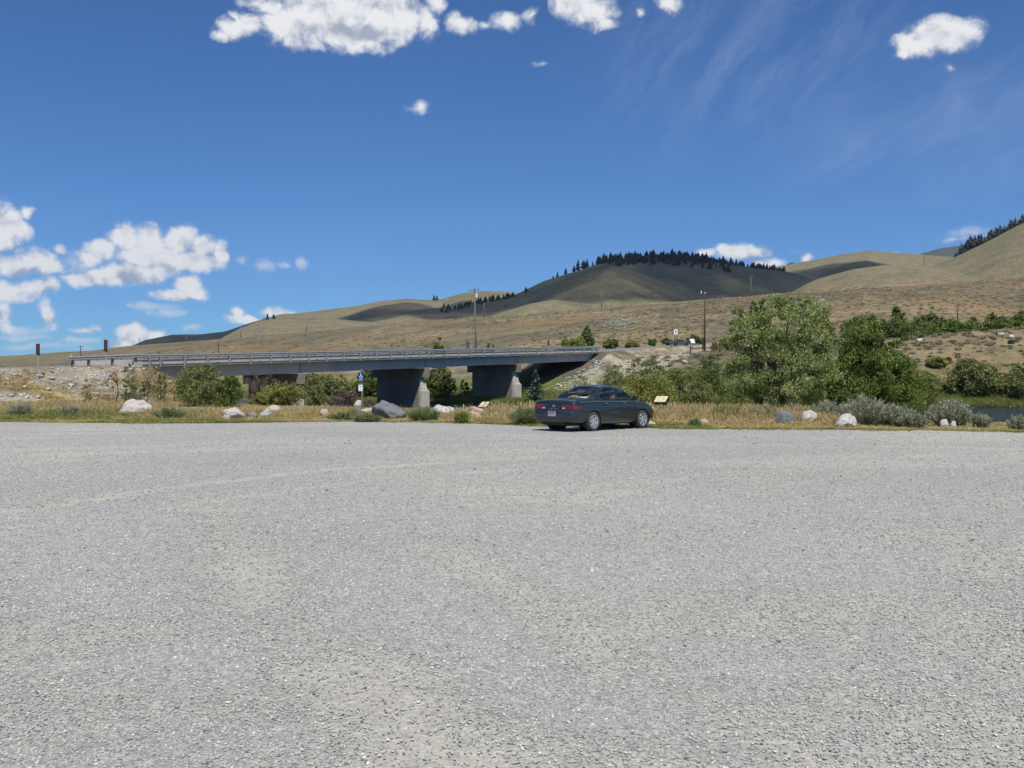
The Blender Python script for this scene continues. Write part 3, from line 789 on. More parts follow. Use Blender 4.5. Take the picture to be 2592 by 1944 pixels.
# railings
WPROF = [(0.00, 0.0), (0.035, -0.012), (0.085, -0.055), (0.085, -0.085), (0.03, -0.125), (0.03, -0.185), (0.085, -0.225), (0.085, -0.255), (0.035, -0.298), (0.0, -0.31), (-0.012, -0.31), (-0.012, 0.0)]
post_s = [-1.1] + [2.5 * k for k in range(0, 15)] + [36.45, 37.35] + [37.35 + 2.5 * k for k in range(1, 16)] + [76.3]
for side, t0, face in ((1, 0.0, 1), (-1, -9.2, -1)):
    def pr(lst): return [(t0 + face * a, b) for a, b in lst]
    sweep_s(pr(WPROF), SPAN0 + 0.6, SPAN1 + 0.2, 3).build('rail_beam', m_galv, bridge)
    sweep_s(pr([(-0.10, 0.025), (-0.02, 0.025), (-0.02, -0.035), (-0.10, -0.035)]), SPAN0 + 0.6, SPAN1 + 0.1, 3).build('top_tube', m_galv_d, bridge)
    if side == 1:
        sweep_s(pr([(-0.02, -0.985), (0.07, -0.985), (0.07, -1.045), (-0.02, -1.045)]), SPAN0 + 0.8, SPAN1, 3).build('bottom_rail', m_galv, bridge)
        sweep_s(pr([(-0.05, -0.87), (0.012, -0.87), (0.012, -0.93), (-0.05, -0.93)]), SPAN0 + 0.8, SPAN1, 3).build('drip_edge', m_galv_d, bridge)
    pm = None
    for s in post_s:
        zr = railtop(s)
        if pm is None:
            y = -t0 - face * 0.10
            mb = MB()
            mb.box((0, 0.0, -0.54), (0.15, 0.02, 1.10)).box((0, face * 0.09, -0.54), (0.05, 0.15, 1.08)).box((0, face * 0.175, -0.54), (0.15, 0.02, 1.10))
            pm = mb.mesh('rail_post', m_galv)
        o = link('rail_post', pm, bridge, (s, -t0 - face * 0.125, zr))
    if side == 1:
        for s in [2.5 * k + 1.25 for k in (-0.4, 2, 4, 7, 10, 12.9, 15.4, 18, 21, 24, 27)]:
            MB().box((s, 0.045, railtop(s) - 0.885), (0.42, 0.06, 0.07)).box((s, 0.03, railtop(s) - 0.83), (0.16, 0.03, 0.06)).build('drain_scupper', m_black, bridge)

# approach guardrail at left
gx, gy = xy_of(-8.6, 0.0)
gr = empty('guardrail', (gx, gy, 0), BRZ)
tag(gr, 'short galvanised guardrail leading up to the left end of the bridge', 'guardrail')
pth = [(Vector((q, 0, 3.46 + 0.055 * (q))), Vector((0, -1, 0)), UPV) for q in (0.0, 3.0, 7.0)]
MB().sweep([(a, b) for a, b in WPROF], pth).build('rail_beam', m_galv, gr)
MB().box((0.03, 0.0, 3.46 - 0.155), (0.10, 0.12, 0.33)).build('end_shoe', m_galv, gr, bevel=0.02)
for q in (0.55, 1.95, 4.1, 6.3):
    MB().box((q, 0.16, 2.80 + 0.05 * q), (0.17, 0.17, 1.05)).build('post', m_wood, gr, bevel=0.01)
MB().box((0.40, 0.1, 3.55), (0.10, 0.03, 0.10)).build('reflector', m_white, gr)

# hazard panels by the bridge ends
m_hz1 = pmat('hazard_dark', (0.018, 0.012, 0.02), (0.035, 0.02, 0.035), 6.0, 0.5)
m_hz2 = pmat('hazard_red', (0.085, 0.018, 0.026), (0.15, 0.04, 0.04), 6.0, 0.5)
def hazard(px, ytop, ybot, ybase, Y, label):
    X = ray(px) * Y; zt = EYE + (HY - ytop) / FPX * Y; zb = EYE + (HY - ybot) / FPX * Y
    z0 = hz1(X, Y)
    o = empty('hazard_marker', (X, Y, z0), R(24))
    tag(o, label, 'marker', 'striped markers at the bridge ends')
    MB().box((0.02, 0.04, (zt - z0) / 2 - 0.1), (0.06, 0.04, zt - z0)).build('post', m_galv, o)
    w = 0.27; H = zt - zb
    MB().add([(-w / 2, 0, zb - z0 + 0.12), (w / 2, 0, zb - z0), (w / 2, 0, zt - z0), (-w / 2, 0, zt - z0), (-w / 2, -0.01, zb - z0 + 0.12), (w / 2, -0.01, zb - z0), (w / 2, -0.01, zt - z0), (-w / 2, -0.01, zt - z0)],
             [(0, 1, 2, 3), (7, 6, 5, 4), (0, 4, 5, 1), (1, 5, 6, 2), (2, 6, 7, 3), (3, 7, 4, 0)]).build('panel', m_hz1, o)
    n = 4
    for i in range(n):
        zc = zb - z0 + 0.16 + (H - 0.2) * (i + 0.35) / n; hh = H / n * 0.42
        MB().add([(-w / 2 + 0.012, -0.014, zc + 0.16), (w / 2 - 0.012, -0.014, zc), (w / 2 - 0.012, -0.014, zc + hh), (-w / 2 + 0.012, -0.014, min(zc + hh + 0.16, zt - z0 - 0.01))], [(0, 1, 2, 3)]).build('stripe', m_hz2, o)
hazard(96, 870, 901, 928, 74.0, 'dark red striped hazard marker standing alone on the embankment at far left')
hazard(267.5, 860, 892, 930, 77.5, 'dark red striped hazard marker in front of the short guardrail')
def slim_marker(px, ytop, Y, label, h, w=0.14, mat=None):
    X = ray(px) * Y; zt = EYE + (HY - ytop) / FPX * Y
    o = empty('delineator', (X, Y, zt - h)); tag(o, label, 'marker')
    MB().box((0, 0, h / 2), (0.07, 0.05, h)).build('post', m_galv, o)
    MB().box((0, -0.04, h - 0.45), (w, 0.02, 0.9)).build('panel', mat or m_hz1, o)
slim_marker(1388, 861, 158, 'dark hazard marker seen above the rail near the far bridge end', 2.0, 0.26)
slim_marker(1509, 853, 149.4, 'tall thin grey marker at the last rail post of the bridge', 2.6, 0.12, m_galv)

# ------------------------------------------------------------------ signs
def place(px, Y): return ray(px) * Y
m_blue = pmat('sign_blue', (0.012, 0.035, 0.16), (0.018, 0.05, 0.21), 10.0, 0.4)
m_signw = pmat('sign_white', (0.72, 0.74, 0.76), (0.80, 0.81, 0.82), 10.0, 0.4)
m_print = pmat('black_print', (0.02, 0.02, 0.022), (0.04, 0.04, 0.04), 10.0, 0.6)
def disc(mb, c, r, r0=0.0, a0=0.0, a1=360.0, n=24, y=0.0):
    vs = []; fs = []
    for i in range(n + 1):
        a = R(a0 + (a1 - a0) * i / n)
        vs += [(c[0] + r * math.cos(a), y, c[1] + r * math.sin(a)), (c[0] + r0 * math.cos(a), y, c[1] + r0 * math.sin(a))]
    for i in range(n): fs.append((2 * i, 2 * i + 2, 2 * i + 3, 2 * i + 1))
    return mb.add(vs, fs)
def bar(mb, p, q, w, y=0.0):
    d = Vector((q[0] - p[0], 0, q[1] - p[1])).normalized(); nn = Vector((-d.z, 0, d.x)) * w / 2
    P_, Q_ = Vector((p[0], y, p[1])), Vector((q[0], y, q[1]))
    return mb.add([P_ + nn, P_ - nn, Q_ - nn, Q_ + nn], [(0, 1, 2, 3)])
Ys = 48.0; X = place(917, Ys); z0 = hz1(X, Ys)
o = empty('parking_sign', (X, Ys, z0), R(-14)); tag(o, 'blue wheelchair parking sign with a small white plate on a wooden post', 'sign')
H = EYE + (HY - 935) / FPX * Ys - z0
MB().box((0, 0, H / 2 - 0.15), (0.10, 0.10, H + 0.3)).build('post', m_wood, o, bevel=0.008)
ps = MB().box((-0.045, -0.062, H - 0.365), (0.30, 0.006, 0.46)).build('blue_panel', m_blue, o)
sym = MB(); yy = -0.0670; c0 = (-0.045, H - 0.335)
disc(sym, (c0[0] - 0.012, c0[1] + 0.135), 0.024, y=yy)
disc(sym, (c0[0] - 0.005, c0[1] - 0.045), 0.078, 0.054, 120, 395, y=yy)
bar(sym, (c0[0] - 0.012, c0[1] + 0.10), (c0[0] - 0.004, c0[1] - 0.01), 0.034, yy - 0.0006)
bar(sym, (c0[0] - 0.01, c0[1] + 0.045), (c0[0] + 0.055, c0[1] + 0.045), 0.022, yy - 0.001)
bar(sym, (c0[0] - 0.004, c0[1] - 0.008), (c0[0] + 0.06, c0[1] - 0.008), 0.026, yy - 0.0014)
bar(sym, (c0[0] + 0.055, c0[1] - 0.005), (c0[0] + 0.085, c0[1] - 0.085), 0.026, yy - 0.0018)
sym.build('wheelchair_symbol', m_signw, ps)
let = MB()
for i, w in enumerate((0.022, 0.018, 0.024, 0.02, 0.022, 0.018)):
    bar(let, (c0[0] - 0.095 + i * 0.038, H - 0.535), (c0[0] - 0.095 + i * 0.038, H - 0.495), w, yy)
let.build('lettering', m_signw, ps)
pw = MB().box((-0.065, -0.062, H - 0.90), (0.22, 0.006, 0.31)).build('white_plate', m_signw, o)
arr = MB(); bar(arr, (-0.10, H - 0.86), (-0.04, H - 0.83), 0.018, -0.067); arr.add([(-0.055, -0.067, H - 0.80), (-0.055, -0.067, H - 0.86), (-0.015, -0.067, H - 0.825)], [(0, 1, 2)])
arr.build('arrow', m_print, pw)

# slanted exhibit panels
m_yel = pmat('exhibit_sheet', (0.62, 0.54, 0.30), (0.70, 0.64, 0.42), 6.0, 0.45)
m_ink = pmat('exhibit_print', (0.30, 0.25, 0.14), (0.42, 0.36, 0.22), 14.0, 0.6)
def exhibit(px, Y, zc, w, d, tilt, label, rz, post=True):
    X = place(px, Y); z0 = hz1(X, Y) - 0.05
    o = empty('exhibit_panel', (X, Y, z0), rz); tag(o, label, 'exhibit panel')
    M = Matrix.Rotation(R(tilt), 3, 'X'); C0 = Vector((0, 0, zc - z0))
    MB().box(C0, (w + 0.08, d + 0.08, 0.14), M).build('case', m_black, o, bevel=0.015)
    f = MB().box(C0 + M @ Vector((0, 0, 0.0735)), (w, d, 0.005), M).build('sheet', m_yel, o)
    ink = MB()
    for i, (a, b, ww, hh) in enumerate(((0.10, 0.10, 0.10, 0.10), (-0.10, 0.12, 0.18, 0.04), (-0.12, 0.02, 0.16, 0.025), (-0.12, -0.04, 0.16, 0.025), (0.14, -0.05, 0.14, 0.06), (-0.12, -0.11, 0.15, 0.025), (0.02, -0.17, 0.34, 0.03))):
        ink.box(C0 + M @ Vector((a * w / 0.6, b * d / 0.5, 0.0775)), (ww * w / 0.6, hh * d / 0.5, 0.001), M)
    ink.build('printing', m_ink, f)
    if post:
        MB().box((0, 0.02, (zc - z0) / 2 - 0.12), (0.15, 0.12, zc - z0 + 0.1)).build('post', m_black, o, bevel=0.01)
exhibit(1674, 41.5, 0.74, 0.50, 0.46, 30, 'yellow exhibit panel on a black post in dry grass beside the car', R(-28))
exhibit(1226, 47.0, 0.38, 0.42, 0.44, 30, 'low yellow exhibit panel behind the tan boulder under the bridge', R(-30))

# far side of the bridge: route sign, white board, back of a sign, parked car
def route_sign(px, ytop, ybot, ybase, Y, w, label, back=False):
    X = place(px, Y); zt = EYE + (HY - ytop) / FPX * Y; zb = EYE + (HY - ybot) / FPX * Y; z0 = EYE + (HY - ybase) / FPX * Y - 0.4
    o = empty('road_sign', (X, Y, z0), R(-10)); tag(o, label, 'sign')
    for q in (-w * 0.3, w * 0.3):
        MB().box((q, 0.05, (zb - z0) / 2 + 0.1), (0.10, 0.08, zb - z0 + 0.2)).build('post', m_wood if back else m_black, o)
    p = MB().box((0, 0, (zt + zb) / 2 - z0), (w, 0.015, zt - zb)).build('panel', m_galv_d if back else m_signw, o)
    if not back:
        a = MB(); cz = (zt + zb) / 2 - z0
        bar(a, (0, cz - 0.22), (0, cz + 0.08), 0.10, -0.012); a.add([(-0.16, -0.012, cz + 0.05), (0.16, -0.012, cz + 0.05), (0, -0.012, cz + 0.27)], [(0, 1, 2)])
        a.build('symbol', m_print, p)
    return o
route_sign(1710.5, 834, 846.5, 869, 172.0, 0.62, 'white road sign with a black symbol on two dark posts beside the far road')
route_sign(1184, 865, 880, 893, 141.0, 0.50, 'grey back of a small sign standing behind the bridge rail', True)
Yb = 172.5; X = place(1752, Yb); z0 = EYE + (HY - 869) / FPX * Yb
o = empty('white_board', (X, Yb, z0), R(-20)); tag(o, 'leaning bright white board at the edge of the far road', 'board')
MB().add([(-0.15, 0, 0.02), (0.55, 0, 0.02), (0.25, 0.25, 0.78), (-0.52, 0.25, 0.78), (-0.15, 0.04, 0.02), (0.55, 0.04, 0.02), (0.25, 0.29, 0.78), (-0.52, 0.29, 0.78)],
         [(0, 1, 2, 3), (7, 6, 5, 4), (0, 4, 5, 1), (1, 5, 6, 2), (2, 6, 7, 3), (3, 7, 4, 0)]).build('board', m_white, o)
MB().box((0.35, 0.35, 0.35), (0.10, 0.10, 0.9)).build('post', m_wood, o)
# far car, mostly behind the road edge
m_farcar = pmat('far_car_paint', (0.045, 0.055, 0.065), (0.07, 0.085, 0.095), 3.0, 0.3, spec=0.6)
m_fglass = pmat('far_car_glass', (0.02, 0.025, 0.03), (0.04, 0.045, 0.05), 3.0, 0.15, spec=0.7)
Yc = 176.0; X = place(1719, Yc); z0 = EYE + (HY - 871) / FPX * Yc - 0.35
o = empty('parked_car', (X, Yc, z0), R(14)); tag(o, 'dark distant car parked beyond the far road beside the white sign', 'car')
pts = [(-1.1, .25), (-1.15, .6), (-1.05, .78), (-.75, .82), (-.45, 1.12), (.25, 1.15), (.55, .85), (1.05, .74), (1.12, .5), (1.1, .25)]
vs = []
for y, k in ((-0.8, 1.0), (0.8, 1.0)): vs += [(1.5 * a, y, b) for a, b in pts]
n = len(pts)
MB().add(vs, [tuple(range(n)), tuple(range(2 * n - 1, n - 1, -1))] + [(i, n + i, n + (i + 1) % n, (i + 1) % n) for i in range(n)]).build('body', m_farcar, o, bevel=0.05)
MB().add([(-1.0, -0.815, .84), (.72, -0.815, .87), (.34, -0.815, 1.09), (-.62, -0.815, 1.07)], [(0, 1, 2, 3)]).build('window', m_fglass, o)
for a in (-1.05, 1.05):
    MB().lathe([(0.0, -0.84), (0.3, -0.84), (0.3, -0.66), (0.0, -0.66)], 14).build('wheel', m_black, o, (a, 0, 0.3))

# ------------------------------------------------------------------ utility poles
def pole(px, ytop, Y, label, ybase=None, lean=0.0, arm=1.9, r=0.15, cross=True, can=False, mat=None, sink=0.6, twin=None):
    X = place(px, Y); z0 = hz1(X, Y); zt = EYE + (HY - ytop) / FPX * Y
    o = empty('utility_pole', (X, Y, z0), R(20)); tag(o, label, 'utility pole', 'utility poles across the valley')
    H = zt - z0
    MB().tube([(0, 0, -sink), (lean * 0.5, 0, H / 2), (lean, 0, H)], [r, r * 0.85, r * 0.68], 10).build('shaft', mat or m_wood_d, o, smooth=True)
    if cross:
        MB().box((lean, -0.17, H - 0.35), (arm, 0.10, 0.12), Matrix.Rotation(R(-8), 3, 'Y')).build('crossarm', m_wood, o)
        for q in (-0.42, 0.42):
            MB().lathe([(0.03, 0), (0.055, 0.03), (0.04, 0.09), (0.055, 0.12), (0.0, 0.16)], 8, Matrix.Rotation(R(90), 3, 'X')).build('insulator', m_galv, o, (lean + q * arm, -0.17, H - 0.28 + q * 0.14))
    if can:
        MB().lathe([(0.0, -0.3), (0.16, -0.3), (0.17, 0.25), (0.10, 0.32), (0, 0.33)], 12, Matrix.Rotation(R(90), 3, 'X')).build('transformer', m_white, o, (lean + 0.34, -0.1, H - 1.25))
    return o
pole(1206, 729, 163, 'tall leaning wooden pole with a crossarm rising behind the bridge rail', lean=-0.35, can=True, mat=m_wood)
p2 = pole(1784, 742, 152, 'tall dark pole with white insulators left of the big willow', cross=False, r=0.14)
Hh = EYE + (HY - 742) / FPX * 152 - p2.location.z
MB().box((-0.3, 0, Hh - 0.15), (0.85, 0.07, 0.08)).build('bracket', m_wood_d, p2)
for q, hh in ((-0.62, 0.42), (0.06, 0.26)):
    MB().lathe([(0, -0.02), (0.07, 0.0), (0.085, hh * 0.6), (0.05, hh), (0, hh)], 10, Matrix.Rotation(R(90), 3, 'X')).build('insulator', m_white, p2, (q, 0, Hh - 0.1))
pole(1778.5, 760, 155, 'thin grey pole standing just behind the tall dark pole', cross=False, r=0.07, mat=m_wood)
for (px, yt, yb, lab, cr) in [(2339, 658, 714, 'bare pole on the pale rounded hill at right', False), (2424, 747, 808, 'dark pole on the brown slope above the right tree row', False),
                          (1901, 698, 749, 'thin pole on the bench rim in front of the dark mountain', True), (1523, 735, 779, 'pale thin pole on the bench rim below the wooded summit', True),
                          (1225, 766, 801, 'thin pole on the bench rim right of the leaning pole', False), (776, 812, 838, 'faint pole on the bench left of center', False), (609, 826, 853, 'faint pole on the bench below the dark far hill', False),
                          (471, 846, 866, 'faint pole in front of the dark far hill', True), (353, 857, 875, 'faint pole before the cloud above the guardrail', True), (276, 867, 888, 'faint pole right of the guardrail marker', False)]:
    Yp = float(HILLS[0]['d'](np.array([ray(px)]))[0]) * (0.985 if yb < 760 or px < 1300 else 0.985)
    if px == 2339: Yp = 800.0
    if px == 2424: Yp = ground_y(px, yb, 150, 420)
    hb = hz1(place(px, Yp), Yp)
    yb_r = proj(0, Yp, hb)[1]
    pole(px, yt + (yb_r - yb), Yp, lab, cross=cr, r=0.16 if Yp < 450 else 0.22, arm=2.4, mat=m_wood)
Yp = 240.0
pole(204, 874, Yp, 'short dark pole with a crossarm beyond the left guardrail', r=0.12, arm=1.6)
pole(553, 863, 215, 'dark pole with a small box beyond the left bridge rail', r=0.14, cross=False)

# wooden H-brace fence by the pole
fy = 133.0
fp = []
fx = empty('fence', (place(1785, fy), fy, hz1(place(1785, fy), fy))); tag(fx, 'dark wooden brace fence at the foot of the right pole', 'fence')
def fpost(px, yt, yb):
    zt = EYE + (HY - yt) / FPX * fy; zb = EYE + (HY - yb) / FPX * fy
    MB().box((place(px, fy) - fx.location.x, 0, (zt + zb) / 2 - fx.location.z), (0.16, 0.16, zt - zb)).build('post', m_wood_d, fx, bevel=0.01)
    return place(px, fy) - fx.location.x
for a in ((1748, 876, 896), (1780, 871, 884), (1804, 868, 884), (1822, 867, 890), (1829, 866, 882)): fpost(*a)
def frail(p, q):
    c = [Vector((place(a, fy) - fx.location.x, -0.1, EYE + (HY - b) / FPX * fy - fx.location.z)) for a, b in (p, q)]
    MB().tube(c, 0.06, 7).build('rail', m_wood_d, fx)
frail((1748, 883.5), (1781, 880)); frail((1781, 880), (1822, 884.5))
MB().box((place(1722.5, fy) - fx.location.x - 1.2, 0, EYE + (HY - 875) / FPX * fy - fx.location.z), (0.1, 0.1, 0.6)).build('post', m_wood, fx)
# ------------------------------------------------------------------ the parked sedan
def paint(name, col, flake=0.0):
    m, nt, b = newmat(name); g = NT(nt)
    d = g.noise(1.7, 4, 0.5, g.obj())
    g.l(g.ramp(d, [(0.3, col), (0.75, tuple(c * 1.18 for c in col))]), b.inputs['Base Color'])
    b.inputs['Metallic'].default_value = 0.35; b.inputs['Roughness'].default_value = 0.34
    b.inputs['Coat Weight'].default_value = 0.8; b.inputs['Coat Roughness'].default_value = 0.06
    g.l(g.ramp(g.noise(5.0, 4, 0.6, g.obj()), [(0.3, (0.30,) * 3), (0.8, (0.46,) * 3)]), b.inputs['Roughness'])
    return m
m_paint = paint('blue_green_paint', (0.014, 0.026, 0.031))
m_trim = pmat('dark_trim', (0.010, 0.011, 0.012), (0.022, 0.023, 0.024), 6.0, 0.55)
m_tyre = pmat('tyre_rubber', (0.035, 0.034, 0.033), (0.075, 0.072, 0.068), 9.0, 0.85, spec=0.2)
m_rim = pmat('hubcap_silver', (0.42, 0.43, 0.44), (0.55, 0.56, 0.57), 6.0, 0.32, 0.55)
m_red = pmat('tail_lamp_red', (0.10, 0.008, 0.007), (0.16, 0.014, 0.011), 14.0, 0.15, spec=0.7, coat=0.6)
m_clearl = pmat('lamp_clear', (0.55, 0.40, 0.36), (0.70, 0.55, 0.50), 14.0, 0.15, spec=0.7)
m_amber = pmat('lamp_amber', (0.30, 0.09, 0.02), (0.42, 0.13, 0.03), 14.0, 0.2, spec=0.6)
m_chrome = pmat('chrome', (0.60, 0.61, 0.62), (0.72, 0.73, 0.74), 6.0, 0.18, 0.9)
m_seat = pmat('beige_cloth', (0.34, 0.30, 0.23), (0.46, 0.41, 0.32), 9.0, 0.9)
m_paper = pmat('folded_sunshade', (0.60, 0.66, 0.64), (0.74, 0.78, 0.76), 4.0, 0.6)
m_cglass, nt, bs = newmat('tinted_glass'); g = NT(nt)
nt.nodes.remove(bs)
tr = g.n('ShaderNodeBsdfTransparent'); tr.inputs[0].default_value = (0.84, 0.88, 0.86, 1)
gl = g.n('ShaderNodeBsdfGlossy'); gl.inputs['Roughness'].default_value = 0.03; gl.inputs[0].default_value = (0.9, 0.92, 0.95, 1)
fr = g.n('ShaderNodeFresnel'); fr.inputs['IOR'].default_value = 1.55
mx = g.n('ShaderNodeMixShader')
g.l(fr.outputs[0], mx.inputs[0]); g.l(tr.outputs[0], mx.inputs[1]); g.l(gl.outputs[0], mx.inputs[2])
g.l(mx.outputs[0], nt.nodes['Material Output'].inputs['Surface'])

CAR_H = R(47.3)
car = empty('sedan_car', (1.93, 31.30, 0.0), CAR_H)
tag(car, 'dark blue green four door sedan parked at the edge of the gravel lot', 'car')
X0 = 1.02                                # rear axle is the origin; stations are measured from the rear bumper
STA = np.array([  # x, half width, bottom, shoulder, top
 (0.00, .64, .41, .56, .58), (0.015, .72, .35, .60, .62), (0.05, .785, .305, .635, .655), (0.075, .80, .295, .66, .685), (0.085, .803, .293, .72, .745), (0.100, .806, .29, .86, .89),
 (0.125, .812, .285, .915, .95), (0.17, .82, .28, .945, .985), (0.30, .838, .265, .965, 1.005), (0.60, .850, .24, .975, 1.025), (0.95, .856, .22, .98, 1.035), (1.4, .86, .205, .975, 1.035), (2.0, .862, .195, .965, 1.03),
 (2.6, .862, .195, .955, 1.02), (3.1, .856, .195, .94, 1.01), (3.4, .85, .20, .915, .99), (3.7, .845, .215, .875, .945), (4.05, .828, .235, .805, .865), (4.28, .79, .25, .735, .78), (4.42, .735, .265, .655, .69), (4.50, .67, .29, .58, .60), (4.545, .58, .34, .52, .535), (4.56, .48, .39, .48, .49)])
xs = np.unique(np.concatenate([np.linspace(0, 0.17, 15), np.linspace(0.17, 4.3, 150), np.linspace(4.3, 4.56, 16)]))
def sta(i): return np.interp(xs, STA[:, 0], STA[:, i])
Wd, Zb, Zs, Zt = sta(1), sta(2), sta(3), sta(4)
def sm(a, k=2):
    for _ in range(k):
        b = a.copy(); b[16:-12] = 0.25 * a[15:-13] + 0.5 * a[16:-12] + 0.25 * a[17:-11]; a = b
    return a
Wd, Zb, Zs, Zt = (sm(q, 4) for q in (Wd, Zb, Zs, Zt))
def section(i):
    w, zb, zs, zt = Wd[i], Zb[i], Zs[i], Zt[i]
    zm = min(0.58, zb + 0.55 * (zs - zb))
    ctrl = [(0, zb), (.55 * w, zb), (.86 * w, zb + .015), (.955 * w, zb + .07), (.985 * w, zb + .35 * (zm - zb) + 0.03), (1.0 * w, zm), (.995 * w, zm + .45 * (zs - zm)), (.975 * w, zs - .22 * (zs - zm)), (.945 * w, zs - .05 * (zs - zm)), (.90 * w, zs), (.72 * w, zs + .45 * (zt - zs)), (.4 * w, zs + .85 * (zt - zs)), (0, zt)]
    c = np.array(ctrl)
    d = np.concatenate([[0], np.cumsum(np.hypot(*np.diff(c, axis=0).T))])
    q = np.linspace(0, d[-1], 45)
    return np.stack([np.interp(q, d, c[:, 0]), np.interp(q, d, c[:, 1])], 1)
half = np.stack([section(i) for i in range(len(xs))])        # (nx,45,2)
prof = np.concatenate([half, np.stack([-half[:, -2:0:-1, 0], half[:, -2:0:-1, 1]], -1)], 1)   # closed loop, left then right
nx, npf = prof.shape[:2]
V = np.zeros((nx, npf, 3)); V[..., 0] = xs[:, None] - X0; V[..., 1] = prof[..., 0]; V[..., 2] = prof[..., 1]
ii = np.arange(nx * npf).reshape(nx, npf)
j2 = np.roll(ii, -1, axis=1)
Q = np.stack([ii[:-1], ii[1:], j2[1:], j2[:-1]], -1).reshape(-1, 4)
Vf = V.reshape(-1, 3).copy()
ctr = Vf[Q].mean(1)
def in_arch(c):
    r = np.zeros(len(c), bool)
    for xa in (0.0, 2.62):
        r |= ((c[:, 0] - xa) ** 2 + (c[:, 2] - 0.30) ** 2 < 0.355 ** 2) & (np.abs(c[:, 1]) > 0.56)
    return r
cut = in_arch(ctr)
cut |= (ctr[:, 2] > 1.0) & (np.abs(ctr[:, 1]) < 0.60) & (ctr[:, 0] > 0.12) & (ctr[:, 0] < 2.20)     # open below the cabin
kept, gone = Q[~cut], Q[cut]
bnd = np.intersect1d(kept.ravel(), gone.ravel())
for xa in (0.0, 2.62):
    p = Vf[bnd]; d = p[:, [0, 2]] - (xa, 0.30); r = np.hypot(d[:, 0], d[:, 1])
    s_ = (np.abs(p[:, 1]) > 0.5) & (r < 0.45) & (p[:, 2] < 0.8)
    k = bnd[s_]; f_ = 0.355 / r[s_]
    Vf[k, 0] = xa + d[s_, 0] * f_; Vf[k, 2] = 0.30 + d[s_, 1] * f_
ctr = Vf[kept].mean(1)
def sub(name, sel, mat, parent, off=0.0, smooth=True, shrink=None, thick=False):
    F = kept[sel] if not isinstance(sel, tuple) else sel[0]
    u, inv = np.unique(F.ravel(), return_inverse=True)
    vv = Vf[u].copy()
    if off:
        n = np.zeros_like(vv); n[:, 1] = np.sign(vv[:, 1]) * np.clip((vv[:, 0] + X0 - 0.08) / 0.1, 0, 1); n[:, 0] = -np.clip(1 - (vv[:, 0] + X0 - 0.05) / 0.12, 0, 1)
        vv += off * n
    if shrink: vv[:, 0] = vv[:, 0].mean() + (vv[:, 0] - vv[:, 0].mean()) * shrink
    return link(name, mesh_np(name, vv, inv.reshape(F.shape), mat, smooth), parent)
xr = ctr[:, 0] + X0; ay = np.abs(ctr[:, 1]); zc = ctr[:, 2]
side = ay > 0.74
dr_r = side & (xr > 1.47) & (xr < 2.36) & (zc > 0.27) & (zc < 0.955)
dr_f = side & (xr > 2.385) & (xr < 3.26) & (zc > 0.27) & (zc < 0.95)
lampz = (zc > 0.695) & (zc < 0.845)
tail_l = lampz & (xr < 0.40) & (ay > 0.34)
ambr = (xr > 4.25) & (xr < 4.46) & side & (zc > 0.38) & (zc < 0.46)
bump_ = (xr < 0.72) & (zc < 0.645) | (xr > 4.0) & (zc < 0.55)
valance = zc < 0.30
body_sel = ~(dr_r | dr_f | bump_)
body = sub('body', body_sel, m_paint, car)
sub('bumper', bump_ & (xr < 2), m_paint, car)
sub('bumper', bump_ & (xr > 2), m_paint, car)
handles = MB()
